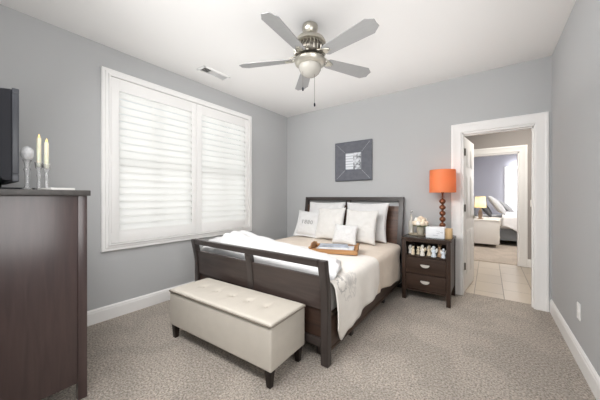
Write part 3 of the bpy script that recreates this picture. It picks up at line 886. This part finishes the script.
# --- pillows
def cushion(w, h, t, flange=0.0, seed=0.0, n=40, pinch=0.085):
    bm = nb()
    F, B = [], []
    for i in range(n + 1):
        fr_, br_ = [], []
        for j in range(n + 1):
            u, v = -1 + 2 * i / n, -1 + 2 * j / n
            fw = flange / (w / 2); fh = flange / (h / 2)
            uu, vv = min(1, abs(u) / (1 - fw)), min(1, abs(v) / (1 - fh))
            b = max(0.0, (1 - uu ** 2.4) * (1 - vv ** 2.4)) ** 0.42
            px = w / 2 * u * (1 - pinch * (1 - abs(v) ** 2.0) * abs(u) ** 2)
            pz = h / 2 * v * (1 - pinch * (1 - abs(u) ** 2.0) * abs(v) ** 2)
            # cloth wrinkles, stronger near the corners
            wr = 0.010 * mnoise.noise(Vector((u * 2.2 + seed, v * 2.2, seed * 3))) + 0.006 * mnoise.noise(Vector((u * 6, v * 6 + seed, 1))) * (0.4 + max(abs(u), abs(v)))
            d = t / 2 * b + 0.003
            sag = 1 - 0.18 * v * (1 if v > 0 else 0.5)
            fr_.append(bm.verts.new((px, -d * sag - wr * b, pz + h / 2)))
            if i in (0, n) or j in (0, n): br_.append(fr_[-1])
            else: br_.append(bm.verts.new((px, d * sag * 0.8, pz + h / 2)))
        F.append(fr_); B.append(br_)
    for i in range(n):
        for j in range(n):
            bm.faces.new((F[i][j], F[i + 1][j], F[i + 1][j + 1], F[i][j + 1]))
            q = [B[i][j], B[i][j + 1], B[i + 1][j + 1], B[i + 1][j]]
            if len(set(q)) == 4: bm.faces.new(q)
    return bm


PW = fabric('pillow_white', (0.70, 0.70, 0.70), 0.2, 260)
PW2 = fabric('pillow_warm', (0.70, 0.69, 0.67), 0.2, 260)


def pillow(name, label, w, h, t, loc, lean, rz, m_, flange=0.0, seed=0.0, roll=0.0):
    o = obj(name, cushion(w, h, t, flange, seed), m_, smooth=80)
    o.location = loc; o.rotation_euler = (R(-lean), R(roll), R(rz)); o.rotation_mode = 'XYZ'
    return tag(o, label, 'pillow', 'pillows against the headboard')


ZB = 0.606
pillow('euro_pillow', 'large square white pillow at the back, window side of the headboard', 0.66, 0.56, 0.16, (0.99, 3.475, ZB), 13, 0, PW, 0, 1.0)
pillow('euro_pillow', 'large square white pillow at the back, nightstand side of the headboard', 0.64, 0.56, 0.16, (1.665, 3.475, ZB), 13, 0, PW, 0, 2.0)
sham = pillow('sham_pillow', 'white flanged pillow with a small grey embroidered number', 0.46, 0.43, 0.12, (0.80, 3.275, ZB), 22, 6, PW, 0.035, 3.0, 3)
pillow('square_pillow', 'creased off-white pillow leaning beside the embroidered pillow', 0.47, 0.485, 0.13, (1.21, 3.25, ZB), 17, -3, PW2, 0, 4.0, -2)
pillow('square_pillow', 'plain off-white pillow nearest the nightstand in the front row', 0.48, 0.47, 0.13, (1.675, 3.25, ZB), 17, -2, PW2, 0, 5.0)
pillow('accent_pillow', 'smallest pillow, plain white, in front of all the others', 0.35, 0.265, 0.10, (1.545, 3.08, ZB), 18, 0, PW, 0, 6.0)
THREAD = mat('grey_thread', (0.33, 0.33, 0.33), 0.8)
for i, ch_ in enumerate('1880'):
    fc = bpy.data.curves.new('number', 'FONT'); fc.body = ch_; fc.size = 0.088; fc.extrude = 0.002; fc.align_x = 'CENTER'; fc.align_y = 'CENTER'
    tmp = bpy.data.objects.new('tmp', fc); COL.objects.link(tmp)
    dg = bpy.context.evaluated_depsgraph_get(); me = bpy.data.meshes.new_from_object(tmp.evaluated_get(dg)); bpy.data.objects.remove(tmp)
    me.materials.clear(); me.materials.append(THREAD)
    o = bpy.data.objects.new('embroidered_digit', me); COL.objects.link(o); o.parent = sham
    o.location = (-0.078 + 0.052 * i, -0.069, 0.225); o.rotation_euler = (R(90), 0, 0)

# --- tray with magazines
tr = thing('serving_tray', 'brown wooden serving tray with raised ends lying on the bed', 'tray', (1.69, 2.575, 0.622), R(21))
TW = wood('tray_wood', (0.30, 0.15, 0.060), (0.48, 0.27, 0.12), 0, 0.5)
obj('tray_base', box(nb(), -0.25, 0.25, -0.16, 0.16, 0, 0.012, 0.003), TW, tr)
for s in (-1, 1):
    obj('tray_side', box(nb(), -0.25, 0.25, s * 0.16 - 0.008, s * 0.16 + 0.008, 0, 0.048, 0.003), TW, tr)
    bm = nb(); t = bmesh.new()
    prism(t, [(-0.168, 0), (0.168, 0), (0.168, 0.055), (0.12, 0.060), (0.08, 0.085), (0.055, 0.092), (-0.055, 0.092), (-0.08, 0.085), (-0.12, 0.060), (-0.168, 0.055)], s * 0.25 - 0.008, s * 0.25 + 0.008, 'x', bev=0.003); merge(bm, t)
    for yy in (-0.168, 0.168): ball(bm, (s * 0.25, yy, 0.056), 0.016, n=12)
    obj('tray_end', bm, TW, tr)
mg = mat('magazine_cover', (0.30, 0.34, 0.42), 0.3, noise=0.6, nscale=14)


def magazine(loc, rz, w, d, t_, m_, label):
    o = thing('magazine', label, 'magazine', loc, rz, 'magazines in the tray')
    obj('pages', box(nb(), -w / 2 + 0.003, w / 2 - 0.003, -d / 2 + 0.003, d / 2 - 0.003, 0.0015, t_ - 0.0015), PAPER, o)
    bm = nb(); box(bm, -w / 2, w / 2, -d / 2, d / 2, t_ - 0.0015, t_); box(bm, -w / 2, w / 2, -d / 2, d / 2, 0, 0.0015); box(bm, -w / 2, -w / 2 + 0.0015, -d / 2, d / 2, 0, t_)
    obj('cover', bm, m_, o)


magazine((1.70, 2.575, 0.6345), R(21), 0.40, 0.26, 0.030, mat('magazine_pale', (0.62, 0.64, 0.68), 0.3, noise=0.3, nscale=9), 'pale thick magazine lowest in the tray on the bed')
magazine((1.67, 2.585, 0.6647), R(27), 0.32, 0.23, 0.016, mg, 'blue grey magazine lying on the pale one in the tray')

# ---------------------------------------------------------------- bench
bench = thing('storage_bench', 'cream leather bench with a tufted top and dark legs at the foot of the bed', 'bench', (1.402, 1.370, 0), R(2.4))
bw, bd, bz0, bz1 = 0.578, 0.198, 0.118, 0.418
bm = nb(); box(bm, -bw, bw, -bd, bd, bz0, bz1 - 0.01, 0.014, 3); obj('body', bm, LEATHER, bench)
bm = nb()
tufts = [-0.372 + i * 0.186 for i in range(5)]
nx_, ny_ = 120, 44
V = []
for i in range(nx_ + 1):
    row = []
    for j in range(ny_ + 1):
        u, v = -1 + 2 * i / nx_, -1 + 2 * j / ny_
        x, y = u * (bw + 0.0015), v * (bd + 0.0015)
        z = bz1 - 0.006 + 0.018 * ((1 - abs(u) ** 40) * (1 - abs(v) ** 16)) ** 0.6
        for tx in tufts:
            d2 = (x - tx) ** 2 + (y + 0.0) ** 2
            z -= 0.011 * math.exp(-d2 / 0.0009)
            z -= 0.004 * math.exp(-((x - tx) ** 2) / 0.0002) * math.exp(-(y / 0.10) ** 2)
        row.append(bm.verts.new((x, y, z)))
    V.append(row)
for i in range(nx_):
    for j in range(ny_): bm.faces.new((V[i][j], V[i + 1][j], V[i + 1][j + 1], V[i][j + 1]))
lid = obj('lid', bm, LEATHER, bench, smooth=60); solid(lid, 0.012)
for tx in tufts:
    ob = nb(); ball(ob, (tx, 0.0, bz1 + 0.0035), 0.008, sz=0.3, n=14); obj('tuft_button', ob, mat('tuft_button_shade_tone', (0.40, 0.365, 0.31), 0.6), lid)  # button colour darkened to stand in for shade in the dimple
bm = nb(); rr = 0.014; loop = []
for cx_, cy_, a0 in ((bw - rr, bd - rr, 0), (-bw + rr, bd - rr, 90), (-bw + rr, -bd + rr, 180), (bw - rr, -bd + rr, 270)):
    for k in range(5): an = R(a0 + k * 22.5); loop.append((cx_ + (rr + 0.006) * math.cos(an), cy_ + (rr + 0.006) * math.sin(an), bz1 - 0.007))
tube(bm, loop + [loop[0], loop[1]], 0.0055, 8); obj('piping', bm, PIPING, bench)
for sx in (-1, 1):
    for sy in (-1, 1):
        bm = nb(); taper(bm, sx * (bw - 0.040), sy * (bd - 0.036), 0.034, 0.052, 0, bz0 + 0.004, 0.003); obj('leg', bm, BENCHLEG, bench)

# ---------------------------------------------------------------- nightstand
NX0, NX1, NY0, NY1, NZ = 2.232, 2.750, 3.275, 3.770, 0.745
ns = thing('nightstand', 'dark brown two drawer nightstand with an open shelf beside the bed', 'nightstand', (0, 0, 0))
obj('top', box(nb(), NX0 - 0.008, NX1 + 0.008, NY0 - 0.010, NY1, NZ - 0.022, NZ, 0.004), ESP_X, ns)
for x in (NX0, NX1 - 0.045):
    for y in (NY0, NY1 - 0.045):
        bm = nb(); box(bm, x, x + 0.045, y, y + 0.045, 0, NZ - 0.022, 0.003); obj('leg', bm, ESP_Z, ns)
for x in (NX0 + 0.006, NX1 - 0.022): obj('side_panel', box(nb(), x, x + 0.016, NY0 + 0.04, NY1 - 0.04, 0.14, NZ - 0.022), ESP_Y, ns)
obj('back_panel', box(nb(), NX0 + 0.02, NX1 - 0.02, NY1 - 0.03, NY1 - 0.018, 0.14, NZ - 0.022), ESP_X, ns)
obj('shelf', box(nb(), NX0 + 0.018, NX1 - 0.018, NY0 + 0.006, NY1 - 0.025, 0.518, 0.534, 0.002), ESP_X, ns)
obj('top_rail', box(nb(), NX0 + 0.04, NX1 - 0.04, NY0 + 0.004, NY0 + 0.024, 0.695, NZ - 0.022, 0.002), ESP_X, ns)
obj('bottom_rail', box(nb(), NX0 + 0.04, NX1 - 0.04, NY0 + 0.006, NY0 + 0.024, 0.118, 0.135, 0.002), ESP_X, ns)
PULL = mat('pull_pewter', (0.72, 0.70, 0.66), 0.38, 0.6)
for z0, z1 in ((0.139, 0.318), (0.325, 0.512)):
    d = obj('drawer', box(nb(), NX0 + 0.048, NX1 - 0.048, NY0 + 0.004, NY0 + 0.30, z0, z1, 0.003), ESP_X, ns)
    xc, zc = (NX0 + NX1) / 2, (z0 + z1) / 2 + 0.012
    half = [(xc - 0.050, zc + 0.008), (xc + 0.050, zc + 0.008)] + [(xc + 0.050 * math.cos(an), zc + 0.008 - 0.034 * math.sin(an)) for an in [R(15 * k) for k in range(1, 12)]]
    t = nb(); prism(t, half, NY0 - 0.016, NY0 + 0.004, 'y', bev=0.004)
    obj('cup_pull', t, PULL, d, smooth=50)
bm = nb(); prism(bm, [(NX0 + 0.01, NY0 + 0.005), (NX1 - 0.005, NY0 + 0.005), (NX1 - 0.005, NY1 - 0.02), (NX0 + 0.01, NY1 - 0.02)], NZ, NZ + 0.004, 'z')
o = obj('glass_top', bm, PANE); tag(o, 'clear glass sheet covering the nightstand top', 'glass sheet')
NT = NZ + 0.0045

# lamp
LX, LY = 2.628, 3.60
lamp = thing('table_lamp', 'table lamp of stacked brown balls with an orange drum shade', 'lamp', (LX, LY, NT))
COPPER = mat('bronze_ball', (0.21, 0.082, 0.040), 0.30, 0.55, noise=0.25, nscale=30)
obj('lamp_base', lathe(nb(), [(0, 0), (0.075, 0), (0.075, 0.010), (0.062, 0.018), (0.020, 0.024), (0.012, 0.034), (0.012, 0.040), (0, 0.040)], 32), COPPER, lamp)
zc = 0.0615
for i in range(6):
    r_ = 0.0365
    bm = nb(); lathe(bm, [(0, zc - r_), (0.011, zc - r_), (0.013, zc - r_ + 0.004)] + [(r_ * math.cos(a_), zc + r_ * 0.90 * math.sin(a_)) for a_ in [R(x) for x in range(-60, 61, 15)]] + [(0.013, zc + r_ - 0.004), (0.011, zc + r_), (0, zc + r_)], 24)
    obj('ball', bm, COPPER, lamp); zc += 0.0727
zc -= 0.006
obj('lamp_neck', lathe(nb(), [(0, zc - 0.032), (0.008, zc - 0.032), (0.008, zc - 0.020), (0.026, zc - 0.016), (0.026, zc - 0.012), (0.010, zc - 0.008), (0.010, zc + 0.03), (0.016, zc + 0.034), (0.016, zc + 0.085), (0, zc + 0.09)], 20), COPPER, lamp)
z0, z1 = 0.535, 0.812
SHADE = translucent('orange_shade', (0.92, 0.38, 0.16), 0.40, 0.5)
shd = obj('lamp_shade', lathe(nb(), [(0.146, z0), (0.142, z1), (0.139, z1), (0.143, z0)], 48, closed=True), SHADE, lamp, label='orange fabric drum shade')
bm = nb()
for k in range(3): an = 2 * PI * k / 3; tube(bm, [(0, 0, z0 + 0.10), (0.13 * math.cos(an), 0.13 * math.sin(an), z1 - 0.03)], 0.0018, 6)
obj('shade_frame', bm, NICKELD, shd)
bl = bpy.data.lights.new('bulb_light', 'POINT'); bl.energy = 0.8; bl.color = (1.0, 0.78, 0.55); bl.shadow_soft_size = 0.035
blo = bpy.data.objects.new('bulb_light', bl); COL.objects.link(blo); blo.parent = lamp; blo.location = (0, 0, z0 + 0.14)

# flowers in a glass vase, bottle, tray, box
fl = thing('flower_vase', 'round bunch of cream roses in a short glass vase on the nightstand', 'flower vase', (2.395, 3.52, NT + 0.0105))
obj('vase', lathe(nb(), [(0, 0), (0.040, 0), (0.044, 0.02), (0.046, 0.105), (0.043, 0.105), (0.040, 0.012), (0, 0.010)], 28), pane_glass('vase_glass', 0.45, (0.78, 0.72, 0.58)), fl)
PETAL = mat('rose_petal', (0.85, 0.73, 0.58), 0.7); PETALW = mat('rose_petal_white', (0.88, 0.85, 0.80), 0.7)
k = 0
for (ring, cnt, z_, rad) in ((0, 1, 0.200, 0), (1, 6, 0.180, 0.044), (2, 10, 0.140, 0.068)):
    for i in range(cnt):
        an = 2 * PI * i / max(1, cnt) + ring * 0.4; cx_, cy_ = rad * math.cos(an), rad * math.sin(an)
        t = bmesh.new(); bmesh.ops.create_icosphere(t, subdivisions=3, radius=0.031)
        ax = Vector((cx_, cy_, z_ - 0.09)).normalized()
        for v in t.verts:
            d = v.co.normalized(); q = d.dot(ax); sw_ = math.atan2(d.cross(ax).dot(Vector((0.3, 0.5, 0.8))), d.dot(Vector((0.6, -0.5, 0.2))))
            v.co = v.co * (1 + 0.10 * math.sin(q * 16 + sw_ * 2)) + Vector((cx_, cy_, z_))
        obj('rose', t, PETALW if k % 3 == 1 else PETAL, fl, smooth=80); k += 1
bm = nb(); ball(bm, (0, 0, 0.135), 0.060, sz=0.7)
for i in range(9):
    an = 2 * PI * i / 9; tube(bm, [(0.02 * math.cos(an), 0.02 * math.sin(an), 0.015), (0.035 * math.cos(an + .4), 0.035 * math.sin(an + .4), 0.12)], 0.003, 6)
for i in range(7):
    an = 2 * PI * i / 7 + .2; ball(bm, (0.076 * math.cos(an), 0.076 * math.sin(an), 0.108), 0.022, sz=0.35, n=10)
obj('foliage', bm, mat('leaf_green', (0.10, 0.14, 0.05), 0.6), fl)
o = obj('vanity_tray', lathe(nb(), [(0, 0), (0.115, 0), (0.125, 0.010), (0.121, 0.010), (0.113, 0.004), (0, 0.004)], 40), mat('tray_gold', (0.70, 0.61, 0.46), 0.35, 0.3)); o.location = (2.365, 3.545, NT)
for v in o.data.vertices: v.co.y *= 0.75
tag(o, 'small gold tray under the flowers and bottle on the nightstand', 'tray')
bt = thing('perfume_bottle', 'tall clear glass bottle with a ball stopper behind the roses', 'bottle', (2.262, 3.615, NT + 0.0105))
obj('flask', lathe(nb(), [(0, 0), (0.030, 0), (0.034, 0.006), (0.034, 0.135), (0.028, 0.160), (0.014, 0.180), (0.012, 0.235), (0.016, 0.240), (0, 0.240)], 28), pane_glass('bottle_glass', 0.5, (0.80, 0.78, 0.70)), bt)
bm = nb(); lathe(bm, [(0, 0.240), (0.008, 0.240), (0.008, 0.256), (0.013, 0.258), (0, 0.262)], 16); ball(bm, (0, 0, 0.278), 0.020)
obj('stopper', bm, pane_glass('stopper_glass', 0.3, (0.9, 0.9, 0.88)), bt)
bx = thing('white_box', 'small white box with grey handwriting on its front below the lamp', 'box', (2.585, 3.400, NT), R(-3))
obj('box_body', box(nb(), -0.098, 0.098, -0.055, 0.055, 0, 0.128, 0.004), mat('white_board', (0.82, 0.84, 0.87), 0.6), bx)
bm = nb()
tube(bm, [(0.020 + 0.006 * i, -0.0555, 0.052 + 0.006 * math.sin(i * 2.1) + 0.003 * i) for i in range(9)], 0.0016, 6)
tube(bm, [(-0.020 + 0.005 * i, -0.0555, 0.034 + 0.003 * math.sin(i * 2.6)) for i in range(11)], 0.0016, 6)
tube(bm, [(0.01 + 0.006 * i, -0.0555, 0.084 + 0.0015 * math.sin(i * 2)) for i in range(8)], 0.0010, 6)
ball(bm, (0.075, -0.0555, 0.070), 0.005, sy=0.3, n=10)
obj('script', bm, mat('grey_ink', (0.25, 0.27, 0.30), 0.7), bx)
wd = obj('wooden_block', box(nb(), -0.035, 0.035, -0.055, 0.055, 0, 0.112, 0.003), wood('pale_wood', (0.55, 0.36, 0.18), (0.70, 0.50, 0.28), 2, 0.5)); wd.location = (2.712, 3.44, NT)
tag(wd, 'pale wooden block standing next to the white box on the nightstand', 'block')

# figurines on the open shelf
CR = [mat('porcelain_white', (0.80, 0.77, 0.71), 0.35), mat('porcelain_cream', (0.72, 0.62, 0.46), 0.4), mat('porcelain_tan', (0.46, 0.30, 0.18), 0.5), mat('porcelain_blue', (0.70, 0.76, 0.82), 0.35)]
figs = [(0.075, 0, 0.112, 'angel', 'white figurine nearest the bed on the open shelf'), (0.118, 1, 0.104, 'bear', 'cream figurine second from the bed on the open shelf'),
        (0.165, 1, 0.098, 'bear', 'small cream figurine third from the bed on the open shelf'), (0.220, 0, 0.132, 'angel', 'tall white winged figurine fourth from the bed on the shelf'),
        (0.285, 1, 0.130, 'angel', 'cream winged figurine at the middle of the shelf'), (0.342, 3, 0.134, 'angel', 'pale blue white figurine right of the shelf middle'),
        (0.395, 2, 0.140, 'bear', 'brown figurine, the only dark one on the shelf'), (0.440, 3, 0.115, 'angel', 'pale figurine at the lamp end of the shelf')]
for (dx, ci, h_, kind, lab) in figs:
    t = thing('figurine', lab, 'figurine', (NX0 + dx, NY0 + (0.055 if figs.index((dx, ci, h_, kind, lab)) % 2 else 0.105), 0.5345), R(random.uniform(-20, 20)), 'figurines on the nightstand shelf')
    s = h_ / 0.11; bm = nb()
    lathe(bm, [(0, 0), (0.026 * s, 0), (0.027 * s, 0.006 * s), (0.022 * s, 0.03 * s), (0.015 * s, 0.055 * s), (0.016 * s, 0.066 * s), (0.008 * s, 0.074 * s), (0, 0.074 * s)], 18)
    ball(bm, (0, -0.002 * s, 0.089 * s), 0.0165 * s, n=14)
    for sx in (-1, 1):
        tube(bm, [(sx * 0.014 * s, 0, 0.064 * s), (sx * 0.021 * s, -0.010 * s, 0.050 * s), (sx * 0.008 * s, -0.022 * s, 0.048 * s)], [0.006 * s, 0.0055 * s, 0.005 * s])
        if kind == 'bear':
            ball(bm, (sx * 0.012 * s, 0.002 * s, 0.103 * s), 0.007 * s, n=10); ball(bm, (sx * 0.014 * s, -0.020 * s, 0.010 * s), 0.011 * s, n=10)
    if kind == 'bear': ball(bm, (0, -0.017 * s, 0.085 * s), 0.007 * s, n=10)
    bm.transform(Matrix.Diagonal((0.85, 0.85, 1, 1)))
    obj('body', bm, CR[ci], t, smooth=60)
    if kind == 'angel':
        bm = nb()
        for sx in (-1, 1): prism(bm, [(sx * 0.004 * s, 0.040 * s), (sx * 0.022 * s, 0.036 * s), (sx * 0.032 * s, 0.062 * s), (sx * 0.027 * s, 0.086 * s), (sx * 0.010 * s, 0.070 * s)], 0.010 * s, 0.014 * s, 'y')
        obj('wings', bm, CR[(ci + 1) % 2], t)

# ---------------------------------------------------------------- furniture of the second bedroom
wn_ = thing('white_nightstand', 'white nightstand seen through the doorway beside the far bed', 'nightstand', (2.68, 7.72, 0.0))
WP = mat('white_lacquer', (0.80, 0.77, 0.71), 0.4)
obj('carcass', box(nb(), 0, 0.60, 0, 0.50, 0.09, 0.655, 0.004), WP, wn_)
obj('top', box(nb(), 0, 0.62, -0.012, 0.512, 0.655, 0.675, 0.004), WP, wn_)
for z in (0.11, 0.38):
    d = obj('drawer', box(nb(), 0.598, 0.615, 0.02, 0.48, z, z + 0.25, 0.003), WP, wn_)
    bm = nb(); ball(bm, (0.627, 0.25, z + 0.13), 0.015); obj('knob', bm, CHROME, d)
for x in (0.035, 0.565):
    for y in (0.035, 0.465): bm = nb(); taper(bm, x, y, 0.030, 0.042, 0.0045, 0.095, 0.002); obj('leg', bm, CHROME, wn_)
l2 = thing('bedside_lamp', 'lit table lamp with pale yellow shade on the white nightstand', 'lamp', (2.915, 7.90, 0.6755))
obj('lamp_base', lathe(nb(), [(0, 0), (0.06, 0), (0.062, 0.015), (0.035, 0.022), (0.042, 0.05), (0.05, 0.12), (0.04, 0.20), (0.015, 0.24), (0.012, 0.32), (0, 0.32)], 24), mat('lamp_brown', (0.30, 0.22, 0.16), 0.3, 0.4), l2)
obj('lamp_shade', lathe(nb(), [(0.125, 0.285), (0.105, 0.565), (0.102, 0.565), (0.122, 0.285)], 36, closed=True), translucent('yellow_shade', (0.92, 0.86, 0.68), 0.55), l2, label='pale yellow drum shade')
b2 = bpy.data.lights.new('bedside_bulb', 'POINT'); b2.energy = 2.2; b2.color = (1.0, 0.88, 0.68); b2.shadow_soft_size = 0.04
b2o = bpy.data.objects.new('bedside_bulb', b2); COL.objects.link(b2o); b2o.parent = l2; b2o.location = (0, 0, 0.43)

bd2 = thing('far_bed', 'low grey upholstered bed in the second bedroom beyond the hall', 'bed', (2.68, 8.30, 0.0))
GR = fabric('bed_grey', (0.20, 0.21, 0.22))
obj('bed_base', box(nb(), 0.08, 2.1, 0, 1.55, 0.13, 0.42, 0.02), GR, bd2)
obj('headboard', box(nb(), 0.0, 0.08, -0.02, 1.57, 0.0045, 0.90, 0.02), GR, bd2)
obj('mattress', box(nb(), 0.09, 2.08, 0.02, 1.53, 0.42, 0.70, 0.05, 3), fabric('mattress_white', (0.82, 0.80, 0.77)), bd2)
for x in (0.14, 2.0):
    for y in (0.07, 1.48): bm = nb(); taper(bm, x, y, 0.045, 0.06, 0.0045, 0.132); obj('leg', bm, mat('walnut_leg', (0.17, 0.075, 0.035), 0.5), bd2)


def duvP(u, v):
    # u across (near side up and over), v along the bed from the fold towards its foot
    x = 2.68 + 0.68 + 1.40 * v
    s = u
    if s < 0.3:
        k = s / 0.3; hem = 0.50 - 0.20 * sstep(0.0, 0.35, v)
        z = hem + (0.715 - hem) * k; y = 8.275 - 0.02 * (1 - k) - 0.012 * math.sin(v * 26) * (1 - k)
    else:
        k = (s - 0.3) / 0.7; y = 8.275 + 1.5 * k
        z = 0.715 + 0.085 * math.sin(min(1, k * 6) * PI / 2) + 0.012 * mnoise.noise(Vector((x * 4, y * 4, 0)))
    return (x, y, z)


o = obj('duvet', grid_mesh(duvP, 40, 30), fabric('duvet_white', (0.80, 0.79, 0.78), 0.3, 120), smooth=80); solid(o, 0.03, 1); tag(o, 'white duvet hanging over the near side of the far grey bed', 'duvet')
DARKP = fabric('pillow_charcoal', (0.10, 0.10, 0.11)); LGP = fabric('pillow_light_grey', (0.55, 0.55, 0.56)); MGP = fabric('pillow_mid_grey', (0.42, 0.42, 0.43))


def pillow2(label, w, h, t, loc, lean, m_, seed):
    o = obj('bed_pillow', cushion(w, h, t, 0, seed), m_, smooth=80)
    o.location = loc; o.rotation_euler = (R(-lean), 0, R(90)); return tag(o, label, 'pillow', 'pillows on the far bed')


pillow2('charcoal pillow propped at the head of the far bed', 0.62, 0.60, 0.16, (3.14, 8.66, 0.704), 34, DARKP, 7)
pillow2('light grey pillow leaning on the charcoal pillow of the far bed', 0.60, 0.60, 0.19, (3.42, 8.62, 0.775), 36, LGP, 8)
pillow2('mid grey pillow on the window side of the far bed', 0.52, 0.46, 0.15, (3.62, 9.25, 0.79), 45, MGP, 9)
